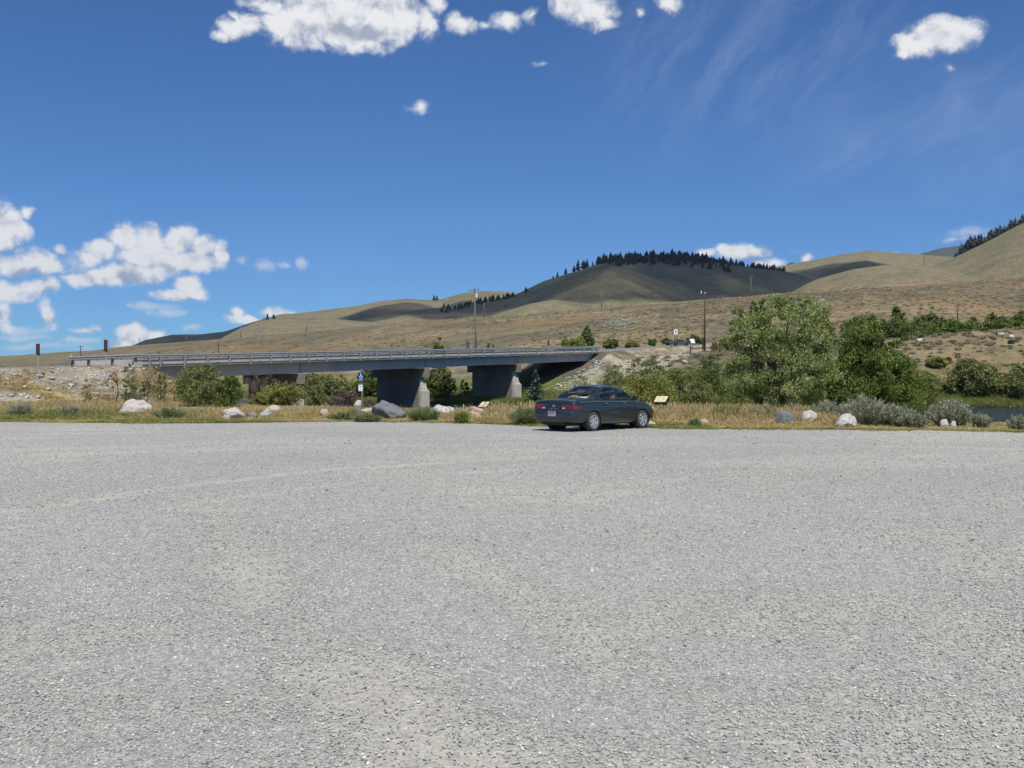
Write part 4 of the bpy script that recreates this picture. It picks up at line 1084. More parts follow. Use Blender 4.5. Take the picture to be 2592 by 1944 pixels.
for sgn in (1, -1):
    for sel, hx, nm in ((dr_r, 1.62, 'rear'), (dr_f, 2.55, 'front')):
        d = sub('door', sel & (np.sign(ctr[:, 1]) == sgn), m_paint, car, shrink=0.992)
        yy = sgn * 0.858
        MB().box((hx - X0, yy, 0.845), (0.17, 0.022, 0.045)).build('handle_recess', m_trim, d, bevel=0.008)
        MB().box((hx - X0 + 0.01, yy + sgn * 0.015, 0.862), (0.14, 0.022, 0.016)).build('handle', m_chrome, d, bevel=0.004)
        MB().box(((1.915 if nm == 'rear' else 2.82) - X0, sgn * 0.866, 0.555), (0.86, 0.012, 0.028)).build('side_moulding', m_paint, d, bevel=0.004)
    plan = np.array([(0.0, 0.33), (0.0, 0.60), (0.003, 0.735), (0.020, 0.792), (0.062, 0.815), (0.18, 0.832), (0.30, 0.843)])
    dd = np.concatenate([[0], np.cumsum(np.hypot(*np.diff(plan, axis=0).T))]); qq = np.linspace(0, dd[-1], 40)
    pxl, pyl = np.interp(qq, dd, plan[:, 0]), np.interp(qq, dd, plan[:, 1])
    lv = []
    for i_ in range(40):
        e_ = qq[i_] / dd[-1]
        zlo, zhi = 0.70 + 0.025 * max(0, e_ - 0.6) / 0.4, 0.842 - 0.03 * max(0, e_ - 0.55) / 0.45
        for j_ in range(7):
            z_ = zlo + (zhi - zlo) * j_ / 6
            lv.append((pxl[i_] + 0.083 + (z_ - 0.70) * 0.115 - 0.010 - X0, sgn * (pyl[i_] + 0.004), z_))
    lq_ = [(i_ * 7 + j_, (i_ + 1) * 7 + j_, (i_ + 1) * 7 + j_ + 1, i_ * 7 + j_ + 1) for i_ in range(39) for j_ in range(6)]
    lamp = link('tail_lamp', mesh_np('tail_lamp', np.array(lv), np.array(lq_), m_red, True), car)
    MB().box((0.074 - X0, sgn * 0.40, 0.735), (0.012, 0.10, 0.04)).build('reverse_lens', m_clearl, lamp)
    MB().box((4.36 - X0, sgn * 0.775, 0.42), (0.14, 0.03, 0.05), Matrix.Rotation(-sgn * R(14), 3, 'Z')).build('side_marker', m_amber, car, bevel=0.008)
    MB().box((4.44 - X0, sgn * 0.52, 0.64), (0.06, 0.36, 0.10), Matrix.Rotation(-sgn * R(18), 3, 'Z')).build('headlight', m_clearl, car, bevel=0.02)
    # mirror
    mm = empty('mirror', (0, 0, 0)); mm.parent = car
    MB().box((3.04 - X0, sgn * 0.95, 1.02), (0.10, 0.17, 0.12)).build('mirror_shell', m_trim, mm, bevel=0.03, seg=2)
    MB().box((3.06 - X0, sgn * 0.86, 0.98), (0.07, 0.10, 0.05)).build('mirror_foot', m_trim, mm, bevel=0.01)
m_strip = pmat('belt_strip', (0.16, 0.18, 0.19), (0.24, 0.26, 0.27), 6.0, 0.3, 0.5)
for sgn in (1, -1):
    pts_ = [(x_ - X0, sgn * (np.interp(x_, xs, Wd) * 0.962 + 0.004), np.interp(x_, xs, Zs) - 0.055) for x_ in np.linspace(0.42, 3.55, 30)]
    MB().tube([tuple(float(c) for c in p) for p in pts_], 0.008, 6).build('belt_moulding', m_strip, car, smooth=True)
# end closures
for e in (0, nx - 1):
    F = np.array([list(ii[e] if e else ii[e][::-1])])
    u, inv = np.unique(F.ravel(), return_inverse=True)
    link('bumper_face', mesh_np('bumper_face', Vf[u], inv.reshape(F.shape), m_paint), car)

# greenhouse: a ring of base points and a ring of roof points joined by a slightly bowed wall
ring = np.array([  # a, base x,y,z, top x,y,z
 (0.00, 0.86, 0.00, 1.030, 1.60, 0.00, 1.375), (0.10, 0.88, 0.34, 1.022, 1.615, 0.27, 1.368), (0.18, 0.93, 0.60, 1.000, 1.65, 0.47, 1.350), (0.215, 1.00, 0.695, 0.985, 1.70, 0.525, 1.338), (0.25, 1.10, 0.755, 0.975, 1.76, 0.550, 1.335),
 (0.36, 1.50, 0.785, 0.968, 1.92, 0.566, 1.348), (0.50, 2.20, 0.79, 0.958, 2.20, 0.575, 1.362), (0.56, 2.40, 0.79, 0.955, 2.30, 0.575, 1.362), (0.70, 2.86, 0.78, 0.945, 2.46, 0.565, 1.352), (0.78, 3.18, 0.765, 0.935, 2.58, 0.545, 1.335),
 (0.815, 3.28, 0.725, 0.945, 2.635, 0.515, 1.332), (0.85, 3.35, 0.64, 0.965, 2.67, 0.46, 1.338), (0.93, 3.46, 0.34, 0.995, 2.72, 0.25, 1.352), (1.00, 3.50, 0.00, 1.005, 2.735, 0.00, 1.358)])
ring[:, 6] += 0.030; ring[:, 5] *= 1.035
A = np.linspace(0, 1, 241); Bv = np.linspace(0, 1, 31)
def rg(k): return np.interp(A, ring[:, 0], ring[:, k])
base_p = np.stack([rg(1), rg(2), rg(3)], 1); top_p = np.stack([rg(4), rg(5), rg(6)], 1)
nrm = np.stack([np.gradient(base_p[:, 1]), -np.gradient(base_p[:, 0])], 1); nrm /= np.linalg.norm(nrm, axis=1)[:, None] + 1e-9
nrm = -nrm
sgnn = np.sign((nrm * (base_p[:, :2] - (2.1, 0))).sum(1)); nrm *= np.where(sgnn == 0, 1, sgnn)[:, None]
GV = base_p[:, None] * (1 - Bv)[None, :, None] + top_p[:, None] * Bv[None, :, None]
bow = 0.045 * np.sin(np.pi * Bv)
GV[..., :2] += nrm[:, None] * bow[None, :, None]
GV[..., 2] += 0.02 * np.sin(np.pi * Bv)[None]
Ac, Bc = np.meshgrid((A[:-1] + A[1:]) / 2, (Bv[:-1] + Bv[1:]) / 2, indexing='ij')
def rrect(a0, a1, b0, b1, ra, rb):
    da = np.maximum(np.maximum(a0 + ra - Ac, Ac - (a1 - ra)), 0) / ra; db = np.maximum(np.maximum(b0 + rb - Bc, Bc - (b1 - rb)), 0) / rb
    return (da ** 2 + db ** 2 < 1)
win_rear = rrect(-0.4, 0.192, 0.07, 0.93, 0.03, 0.25)
win_rs = (rrect(0.295, 0.536, 0.05, 0.90, 0.055, 0.42)) & (Ac > 0.285 + 0.0 * Bc)
win_fs = rrect(0.556, 0.80, 0.05, 0.90, 0.015, 0.12) & (Bc < 0.92 - np.clip((Ac - 0.72) / 0.08, 0, 1) * 0.12)
win_ws = rrect(0.822, 1.4, 0.05, 0.93, 0.02, 0.2)
bpill = (Ac > 0.530) & (Ac < 0.562) & (Bc > 0.03) & (Bc < 0.93) | ((Ac > 0.29) & (Ac < 0.81) & (Bc <= 0.05)) & (Bc > 0.0)
gi = np.arange(241 * 31).reshape(241, 31)
GQ = np.stack([gi[:-1, :-1], gi[1:, :-1], gi[1:, 1:], gi[:-1, 1:]], -1)
def gpatch(name, mask, mat, parent, sgn, inset=0.0):
    F = GQ[mask]; u, inv = np.unique(F.ravel(), return_inverse=True)
    vv = GV.reshape(-1, 3)[u].copy()
    if inset:
        nn = np.repeat(nrm, 31, axis=0)[u]; vv[:, :2] -= inset * nn
    vv[:, 1] *= sgn; vv[:, 0] -= X0
    F2 = inv.reshape(F.shape)
    return link(name, mesh_np(name, vv, F2 if sgn < 0 else F2[:, ::-1], mat, True), parent)
allw = win_rear | win_rs | win_fs | win_ws
for sgn in (1, -1):
    gpatch('cabin_pillars', ~(allw | bpill), m_paint, car, sgn)
    gpatch('door_frame', bpill & ~allw, m_trim, car, sgn)
    gpatch('side_window', win_rs, m_cglass, car, sgn, 0.010)
    gpatch('side_window', win_fs, m_cglass, car, sgn, 0.010)
def gboth(name, mask, mat, inset):
    F = GQ[mask]; u, inv = np.unique(F.ravel(), return_inverse=True)
    vv = GV.reshape(-1, 3)[u].copy(); nn = np.repeat(nrm, 31, axis=0)[u]; vv[:, :2] -= inset * nn; vv[:, 0] -= X0
    F2 = inv.reshape(F.shape); v2 = vv * (1, -1, 1)
    return link(name, mesh_np(name, np.concatenate([vv, v2]), np.concatenate([F2[:, ::-1], F2 + len(vv)]), mat, True), car)
rw = gboth('rear_window', win_rear, m_cglass, 0.012)
gboth('windshield', win_ws, m_cglass, 0.012)
# roof
Cc = np.linspace(0, 1, 13)
RV = []
for q in Cc:
    p = top_p.copy(); p[:, 1] *= (1 - q)
    p[:, 2] = top_p[:, 2] + (0.038 * np.sin(np.clip((top_p[:, 0] - 1.58) / 1.18, 0, 1) * np.pi)) * (1 - (1 - q) ** 2) + 0.02 * (top_p[:, 1] / 0.57) * (1 - (1 - q) ** 2)
    RV.append(p)
RV = np.stack(RV, 1)
ri = np.arange(241 * 13).reshape(241, 13)
RQ = np.stack([ri[:-1, :-1], ri[1:, :-1], ri[1:, 1:], ri[:-1, 1:]], -1).reshape(-1, 4)
r1 = RV.reshape(-1, 3).copy(); r1[:, 0] -= X0; r2 = r1 * (1, -1, 1)
link('roof', mesh_np('roof', np.concatenate([r1, r2]), np.concatenate([RQ[:, ::-1], RQ + len(r1)]), m_paint, True), car)
# wheels
TY = [(0.19, -0.085), (0.285, -0.092), (0.302, -0.080), (0.310, -0.055), (0.312, 0.0), (0.310, 0.055), (0.302, 0.080), (0.285, 0.092), (0.19, 0.085)]
def wheel(x, y):
    sg = 1 if y > 0 else -1
    w = empty('wheel', (x, y, 0.306)); w.parent = car
    MB().lathe(TY, 40).build('tyre', m_tyre, w, smooth=True)
    rim = MB().lathe([(r, sg * h) for r, h in ((0.0, 0.075), (0.05, 0.078), (0.12, 0.070), (0.165, 0.072), (0.19, 0.085), (0.205, 0.094), (0.212, 0.088), (0.205, 0.0), (0.0, 0.0))], 40).build('hubcap', m_rim, w, smooth=True)
    for k in range(6):
        a = 2 * math.pi * k / 6 + 0.3
        c = Vector((0.148 * math.cos(a), sg * 0.0765, 0.148 * math.sin(a)))
        MB().box(c, (0.045, 0.008, 0.062), Matrix.Rotation(-a, 3, 'Y')).build('hubcap_slot', m_trim, w, bevel=0.003)
    MB().lathe([(0.0, sg * 0.082), (0.028, sg * 0.081), (0.03, sg * 0.074)], 20).build('hub_boss', m_chrome, w, smooth=True)
for x in (0.0, 2.62):
    for y in (0.765, -0.765): wheel(x, y)
    for sg in (1, -1):                          # inner arch
        vs = []; n = 22
        for i in range(n + 1):
            a = math.pi * (-0.12 + 1.24 * i / n)
            for yy in (0.853, 0.50): vs.append((x + 0.356 * math.cos(a), sg * yy, 0.30 + 0.356 * math.sin(a)))
        mb = MB().add(vs, [(2 * i, 2 * i + 2, 2 * i + 3, 2 * i + 1) for i in range(n)])
        mb.add([(x + 0.36 * math.cos(2 * math.pi * k / 24), sg * 0.52, 0.30 + 0.36 * math.sin(2 * math.pi * k / 24)) for k in range(24)], [tuple(range(24))])
        mb.build('wheel_well', m_trim, car)
# underside, exhaust
MB().box((1.25, 0, 0.235), (4.0, 1.15, 0.09)).build('underbody', m_trim, car)
MB().tube([(-0.55, -0.42, 0.27), (-1.0, -0.45, 0.255)], 0.03, 10).build('tail_pipe', m_trim, car)
MB().box((-0.62, 0.1, 0.27), (0.55, 0.9, 0.10)).build('rear_valance', m_trim, car, bevel=0.02)
# number plate, emblem, letters
xp = 0.078 - X0
pl = empty('number_plate', (0, 0, 0)); pl.parent = car
MB().box((0.02 - X0, 0.0, 0.585), (0.05, 0.40, 0.17)).build('plate_recess', m_trim, pl, bevel=0.01)
MB().box((-0.009 - X0, 0.0, 0.575), (0.006, 0.305, 0.152)).build('plate', pmat('plate_white', (0.30, 0.31, 0.42), (0.42, 0.43, 0.52), 8.0, 0.4), pl)
MB().box((-0.0135 - X0, 0.0, 0.633), (0.003, 0.29, 0.030)).build('plate_header', pmat('plate_red', (0.30, 0.05, 0.05), (0.40, 0.09, 0.08), 9.0, 0.4), pl)
pn = MB()
for i, (y, w) in enumerate(((0.10, .03), (0.055, .022), (0.01, .03), (-0.04, .026), (-0.085, .03))):
    pn.box((-0.0135 - X0, y, 0.575), (0.003, w, 0.06))
pn.build('plate_digits', pmat('plate_blue', (0.06, 0.07, 0.22), (0.10, 0.11, 0.28), 9.0, 0.4), pl)
MB().box((-0.012 - X0, 0.0, 0.489), (0.02, 0.36, 0.012)).build('plate_frame', m_chrome, pl)
em = empty('emblem', (0, 0, 0)); em.parent = car
em_r = MB()
for i in range(20):
    a = 2 * math.pi * i / 20; b = 2 * math.pi * (i + 1) / 20
    em_r.tube([(0.080 - X0, 0.045 * math.cos(a), 0.80 + 0.032 * math.sin(a)), (0.080 - X0, 0.045 * math.cos(b), 0.80 + 0.032 * math.sin(b))], 0.006, 6, False)
em_r.build('emblem_ring', m_chrome, em)
MB().box((0.079 - X0, 0.0, 0.80), (0.010, 0.12, 0.016)).build('emblem_bar', m_chrome, em)
fc = bpy.data.curves.new('lettering', 'FONT'); fc.body = 'ALTIMA'; fc.size = 0.055; fc.space_character = 1.9; fc.align_x = 'CENTER'; fc.extrude = 0.002
tmp = bpy.data.objects.new('tmp_text', fc)
me = bpy.data.meshes.new_from_object(tmp); bpy.data.objects.remove(tmp)
me.materials.append(m_chrome)
lt = link('lettering', me, car, (0.072 - X0, 0.0, 0.70)); lt.rotation_euler = (R(90), 0, R(-90))
# inside
inn = empty('interior', (0, 0, 0)); inn.parent = car
MB().box((1.15, 0, 0.56), (2.5, 1.44, 0.06)).build('floor', m_trim, inn)
MB().box((2.28, 0, 0.86), (0.42, 1.40, 0.20)).build('dashboard', m_trim, inn, bevel=0.04, seg=2)
MB().box((0.27, 0, 0.985), (0.52, 1.22, 0.03)).build('parcel_shelf', m_seat, inn)
MB().add([(0.10, -0.42, 1.004), (0.40, -0.44, 1.004), (0.40, 0.16, 1.004), (0.10, 0.06, 1.004), (0.22, -0.32, 1.075), (0.34, -0.36, 1.07), (0.34, -0.02, 1.065), (0.22, -0.08, 1.05)],
         [(3, 2, 1, 0), (4, 5, 6, 7), (0, 1, 5, 4), (1, 2, 6, 5), (2, 3, 7, 6), (3, 0, 4, 7)]).build('sunshade', m_paper, inn)
MB().box((0.60, 0, 0.82), (0.16, 1.28, 0.50), Matrix.Rotation(R(-18), 3, 'Y')).box((0.86, 0, 0.66), (0.48, 1.28, 0.16)).build('rear_seat', m_seat, inn, bevel=0.04, seg=2)
for y in (0.36, -0.36):
    st = MB().box((1.42, y, 0.85), (0.13, 0.48, 0.56), Matrix.Rotation(R(-14), 3, 'Y')).box((1.66, y, 0.66), (0.48, 0.50, 0.16)).build('front_seat', m_seat, inn, bevel=0.045, seg=2)
    MB().box((1.34, y, 1.195), (0.09, 0.24, 0.15)).build('headrest', m_seat, inn, bevel=0.035, seg=2)
    MB().box((0.50, y, 1.06), (0.08, 0.24, 0.10)).build('headrest', m_seat, inn, bevel=0.035, seg=2)
sw = MB()
for i in range(20):
    a = 2 * math.pi * i / 20; b = 2 * math.pi * (i + 1) / 20
    sw.tube([(2.02 + 0.06 * math.sin(a), 0.36 + 0.19 * math.cos(a), 0.93 + 0.18 * math.sin(a)), (2.02 + 0.06 * math.sin(b), 0.36 + 0.19 * math.cos(b), 0.93 + 0.18 * math.sin(b))], 0.014, 6, False)
sw.build('steering_wheel', m_trim, inn)
# ------------------------------------------------------------------ plants
def leafmat(name, dark, mid, light, trans=0.36, rough=0.55, instancer=False, spec=0.3):
    m, nt, b = newmat(name); g = NT(nt)
    v = g.n('ShaderNodeAttribute', attribute_name='v')
    if instancer: v.attribute_type = 'INSTANCER'
    col = g.ramp(v.outputs['Fac'], [(0.0, dark), (0.5, mid), (1.0, light)])
    col = g.mix(1.0, col, g.ramp(g.noise(1.5, 3, 0.5, g.pos()), [(0.3, (0.8, 0.82, 0.8)), (0.7, (1.15, 1.12, 1.1))]), 'MULTIPLY')
    g.l(col, b.inputs['Base Color'])
    b.inputs['Roughness'].default_value = rough; b.inputs['Specular IOR Level'].default_value = spec
    tl = g.n('ShaderNodeBsdfTranslucent'); g.l(g.mix(1.0, col, (1.1, 1.15, 0.6), 'MULTIPLY'), tl.inputs['Color'])
    mx = g.n('ShaderNodeMixShader'); mx.inputs[0].default_value = trans
    g.l(b.outputs[0], mx.inputs[1]); g.l(tl.outputs[0], mx.inputs[2])
    g.l(mx.outputs[0], nt.nodes['Material Output'].inputs['Surface'])
    return m
L_WILLOW = leafmat('willow_leaf', (0.13, 0.17, 0.055), (0.28, 0.33, 0.13), (0.52, 0.56, 0.30))
L_ALDER = leafmat('alder_leaf', (0.060, 0.095, 0.024), (0.150, 0.205, 0.050), (0.32, 0.38, 0.11))
L_YELL = leafmat('yellow_green_leaf', (0.12, 0.14, 0.032), (0.25, 0.27, 0.072), (0.42, 0.42, 0.15))
L_DARK = leafmat('dark_leaf', (0.075, 0.10, 0.034), (0.165, 0.205, 0.062), (0.29, 0.325, 0.125))
L_OLIVE = leafmat('olive_leaf', (0.11, 0.13, 0.05), (0.225, 0.245, 0.092), (0.38, 0.39, 0.18))
L_SAGE = leafmat('sage_leaf', (0.13, 0.145, 0.108), (0.25, 0.27, 0.195), (0.42, 0.43, 0.32), 0.2, 0.8)
L_WEED = leafmat('weed_leaf', (0.085, 0.12, 0.05), (0.17, 0.22, 0.10), (0.30, 0.34, 0.18), 0.3)
L_SPRUCE = leafmat('spruce_needle', (0.022, 0.045, 0.030), (0.055, 0.095, 0.062), (0.11, 0.165, 0.115), 0.15)
L_PINE = leafmat('far_conifer_needle', (0.008, 0.013, 0.009), (0.016, 0.024, 0.017), (0.032, 0.042, 0.028), 0.1)
L_STRAW = leafmat('straw_shoot', (0.22, 0.17, 0.085), (0.36, 0.29, 0.15), (0.52, 0.44, 0.26), 0.25)
L_DRYBR = leafmat('dry_brush', (0.10, 0.065, 0.05), (0.17, 0.115, 0.085), (0.26, 0.19, 0.14), 0.1)
m_bark = pmat('grey_bark', (0.10, 0.085, 0.07), (0.19, 0.165, 0.14), 8.0, 0.9, spec=0.1, bump=0.4)
m_bark_d = pmat('dark_bark', (0.045, 0.036, 0.028), (0.09, 0.075, 0.06), 8.0, 0.9, spec=0.1, bump=0.4)

def unit(n, g_):
    v = g_.normal(size=(n, 3)); return v / (np.linalg.norm(v, axis=1)[:, None] + 1e-9)
def leaf_mesh(name, Cn, Dr, L, Wd_, vv, mat, g_):
    """one folded rhombic leaf per row: centre, direction, length, width"""
    n = len(Cn)
    up = unit(n, g_); sd = np.cross(Dr, up); sd /= np.linalg.norm(sd, axis=1)[:, None] + 1e-9
    nn = np.cross(sd, Dr)
    L = np.asarray(L)[:, None]; W = np.asarray(Wd_)[:, None]
    a = Cn - Dr * L * 0.5; b = Cn + sd * W * 0.5 + nn * W * 0.12; c_ = Cn + Dr * L * 0.5; d = Cn - sd * W * 0.5 + nn * W * 0.12
    V = np.stack([a, b, c_, d], 1).reshape(-1, 3)
    F = np.arange(n * 4).reshape(n, 4)
    return mesh_np(name, V, F, mat, False, {'v': np.repeat(vv, 4)})
def shrub(name, label, cat, loc, blobs, n, leaf, mat, seed, trunk_mat=None, group=None, clumps=None, stems=5, upw=0.3, thin=0.35, fill=0.5, leafname='crown', csize=0.15):
    """blobs: (x, y, z, rx, ry, rz) in metres about the foot; n leaves; leaf: (length, width)"""
    g_ = np.random.default_rng(seed)
    B = np.array(blobs, float)
    vol = B[:, 3] * B[:, 4] * B[:, 5]; pr = vol ** 0.75 / (vol ** 0.75).sum()
    K_ = clumps or max(20, n // 42)
    k = g_.choice(len(B), K_, p=pr)
    rad = (fill + (1 - fill) * g_.random(K_) ** 0.5)
    cc = B[k, :3] + unit(K_, g_) * rad[:, None] * B[k, 3:]
    rsz = np.minimum(B[k, 3:].min(1) * 0.42, csize * (B[:, 3:].max())) * g_.uniform(0.55, 1.35, K_)
    cl = g_.integers(0, K_, n)
    off = unit(n, g_) * (g_.random(n) ** 0.45)[:, None] * rsz[cl][:, None] * np.array([1.0, 1.0, 0.85])
    C_ = cc[cl] + off
    dr = unit(n, g_); dr[:, 2] += upw; dr += 0.5 * off / (rsz[cl][:, None] + 1e-6); dr /= np.linalg.norm(dr, axis=1)[:, None]
    ok = C_[:, 2] > -0.1
    tone = g_.normal(0.5, 0.17, K_)[cl] + g_.normal(0, 0.16, n)
    tone = np.clip(tone, 0, 1)
    Ll = leaf[0] * g_.uniform(0.6, 1.35, n); Wl = leaf[1] * g_.uniform(0.6, 1.3, n)
    o = empty(name, loc); tag(o, label, cat, group)
    link(leafname, leaf_mesh(leafname, C_[ok], dr[ok], Ll[ok], Wl[ok], tone[ok], mat, g_), o)
    mb = MB()
    top = B[:, 2].max()
    for i in range(stems):
        q = cc[g_.integers(0, K_)]
        b0 = Vector((g_.normal(0, 0.06) * B[:, 3].max(), g_.normal(0, 0.06) * B[:, 4].max(), -0.15))
        m1 = Vector((q[0] * 0.35 + g_.normal(0, .1), q[1] * 0.35 + g_.normal(0, .1), q[2] * 0.45))
        r0 = max(0.015, 0.022 * (top + 0.6))
        mb.tube([b0, m1, Vector(q)], [r0, r0 * 0.6, r0 * 0.2], 6)
        for _ in range(3):
            q2 = cc[g_.integers(0, K_)]
            if np.linalg.norm(q2 - q) < B[:, 3].max() * 0.9: mb.tube([m1.lerp(Vector(q), 0.4), Vector(q2)], [r0 * 0.4, r0 * 0.1], 5)
    mb.build('trunk' if cat == 'tree' else 'stems', trunk_mat or m_bark, o)
    return o
def foot(px, Y, dz=0.0):
    X = place(px, Y); return (X, Y, hz1(X, Y) + dz)
def topz(py, Y): return EYE + (HY - py) / FPX * Y
def wpx(w, Y): return w / FPX * Y

# the big willow and the darker tree right of it
Yw = 56.0; f = foot(1980, Yw); Hw = topz(748, Yw) - f[2]
k = wpx(1, Yw)
def bl(px0, spec, Y, f):      # blob list from photo pixels (x, y, rx, ry), depth radius = rx
    out = []
    for (x, y, rx, ry) in spec:
        s_ = wpx(1, Y)
        out.append(((x - px0) * s_, 0.25 * rx * s_ * (random.random() - 0.5), topz(y, Y) - f[2], rx * s_, rx * s_ * 0.95, ry * s_))
    return out
shrub('willow_tree', 'large pale green willow with an open ragged crown behind the grass', 'tree', f,
      bl(1980, [(1905, 850, 55, 60), (1985, 830, 85, 75), (2060, 860, 50, 65), (1900, 790, 35, 26), (1960, 780, 50, 30), (2025, 775, 38, 22), (2055, 790, 38, 40), (2085, 830, 26, 40), (1930, 930, 85, 75), (2020, 930, 90, 75), (1876, 798, 30, 22), (1935, 768, 30, 20), (2000, 760, 36, 18), (1862, 840, 24, 30), (2100, 870, 22, 30), (1880, 950, 50, 50), (2080, 930, 40, 70), (1990, 985, 110, 45)], Yw, f),
      46000, (0.18, 0.075), L_WILLOW, 11, m_bark, clumps=460, stems=14, upw=0.5, fill=0.55, csize=0.20)
Ya = 60.0; f = foot(2215, Ya)
shrub('alder_tree', 'dense dark green tree with two peaks right of the willow', 'tree', f,
      bl(2215, [(2195, 835, 34, 40), (2180, 880, 55, 60), (2265, 900, 30, 40), (2250, 940, 60, 60), (2170, 950, 75, 70), (2225, 980, 95, 60), (2290, 970, 45, 60), (2140, 1000, 70, 50), (2300, 1010, 40, 40), (2215, 870, 28, 40), (2090, 975, 40, 55), (2195, 905, 62, 55), (2235, 930, 60, 50), (2150, 915, 45, 50)], Ya, f),
      42000, (0.17, 0.085), L_ALDER, 12, m_bark_d, clumps=380, stems=10, upw=0.6, fill=0.5, csize=0.24)
# shrubs on this side of the river
def simple(name, label, px, ytop, wid, Y, n, leaf, mat, seed, bush=True, ybot=None, squash=1.0, group=None, stems=5, upw=0.3):
    f = foot(px, Y); H = max(0.35, topz(ytop, Y) - f[2]); w = min(wpx(wid, Y) / 2, H * 1.15)
    g_ = random.Random(seed)
    bs_ = [(0, 0, H * 0.42, w * 0.82, w * 0.8, H * 0.45)]
    for i in range(6):
        a = g_.uniform(-1, 1); r_ = g_.uniform(0.28, 0.5)
        zz = H * g_.uniform(0.3, 0.85) * (1 - 0.35 * abs(a))
        bs_.append((a * w * 0.66, g_.uniform(-.5, .5) * w, zz, w * r_, w * r_, min(H * 0.3, max(H - zz, H * 0.12))))
    bs_.append((g_.uniform(-.25, .25) * w, 0, H * 0.78, w * 0.36, w * 0.36, H * 0.22))
    return shrub(name, label, 'shrub' if bush else 'tree', f, bs_, n, leaf, mat, seed, m_bark_d, group, upw=upw, stems=stems, csize=0.30, fill=0.4)
simple('willow_shrub', 'round willow bush below the left end of the bridge', 520, 924, 185, 62, 13000, (0.16, 0.07), L_OLIVE, 21, upw=0.6)
simple('willow_shrub', 'leafy green growth on the right side of the left willow bush', 575, 945, 85, 60, 4500, (0.15, 0.07), L_ALDER, 22, upw=0.6)
simple('willow_shrub', 'yellow green willow bush under the first bridge pier', 712, 966, 120, 72, 8000, (0.17, 0.075), L_YELL, 23, upw=0.7)
simple('willow_shrub', 'low bush between the first pier and the parking sign', 800, 972, 80, 76, 4200, (0.17, 0.075), L_OLIVE, 24, upw=0.5)
simple('willow_shrub', 'small bright bush on the bank right of the first pier', 655, 995, 56, 70, 2000, (0.15, 0.07), L_YELL, 25, upw=0.6)
simple('dry_brush', 'bare reddish brown brush in front of the first pier', 665, 938, 110, 80, 3200, (0.28, 0.022), L_DRYBR, 26, upw=0.8, stems=14)
simple('willow_shrub', 'wide yellow green bush right behind the car', 1620, 950, 225, 60, 14000, (0.15, 0.075), L_YELL, 27, upw=0.5)
simple('willow_shrub', 'dark green bushes behind the yellow green bush', 1640, 903, 190, 78, 9000, (0.17, 0.08), L_DARK, 28, upw=0.4)
simple('willow_shrub', 'dark bush just left of the big willow', 1790, 898, 170, 72, 9500, (0.17, 0.08), L_DARK, 29, upw=0.4)
simple('willow_shrub', 'low bright bush at the foot of the dark bush', 1760, 955, 110, 64, 5000, (0.15, 0.07), L_OLIVE, 30)
simple('willow_shrub', 'dull green bush reaching up to the gravel slope', 1560, 915, 110, 84, 5000, (0.17, 0.08), L_OLIVE, 31)
simple('willow_shrub', 'small green bush at the foot of the willow on its left', 1860, 985, 90, 54, 3600, (0.13, 0.06), L_DARK, 32)
simple('willow_shrub', 'mid green bush filling the gap between the yellow bush and the dark one', 1710, 930, 150, 68, 8000, (0.17, 0.08), L_OLIVE, 33, upw=0.4)
simple('willow_shrub', 'broad green bush at the foot of the alder on its right', 2320, 940, 120, 66, 7000, (0.17, 0.08), L_DARK, 34, upw=0.4)
simple('willow_shrub', 'dense green bush between the willow and the alder', 2095, 905, 120, 62, 8000, (0.17, 0.08), L_ALDER, 35, upw=0.4)
simple('willow_shrub', 'green bush low on the bank below the gravel slope', 1480, 950, 110, 92, 4500, (0.18, 0.085), L_OLIVE, 36, upw=0.4)
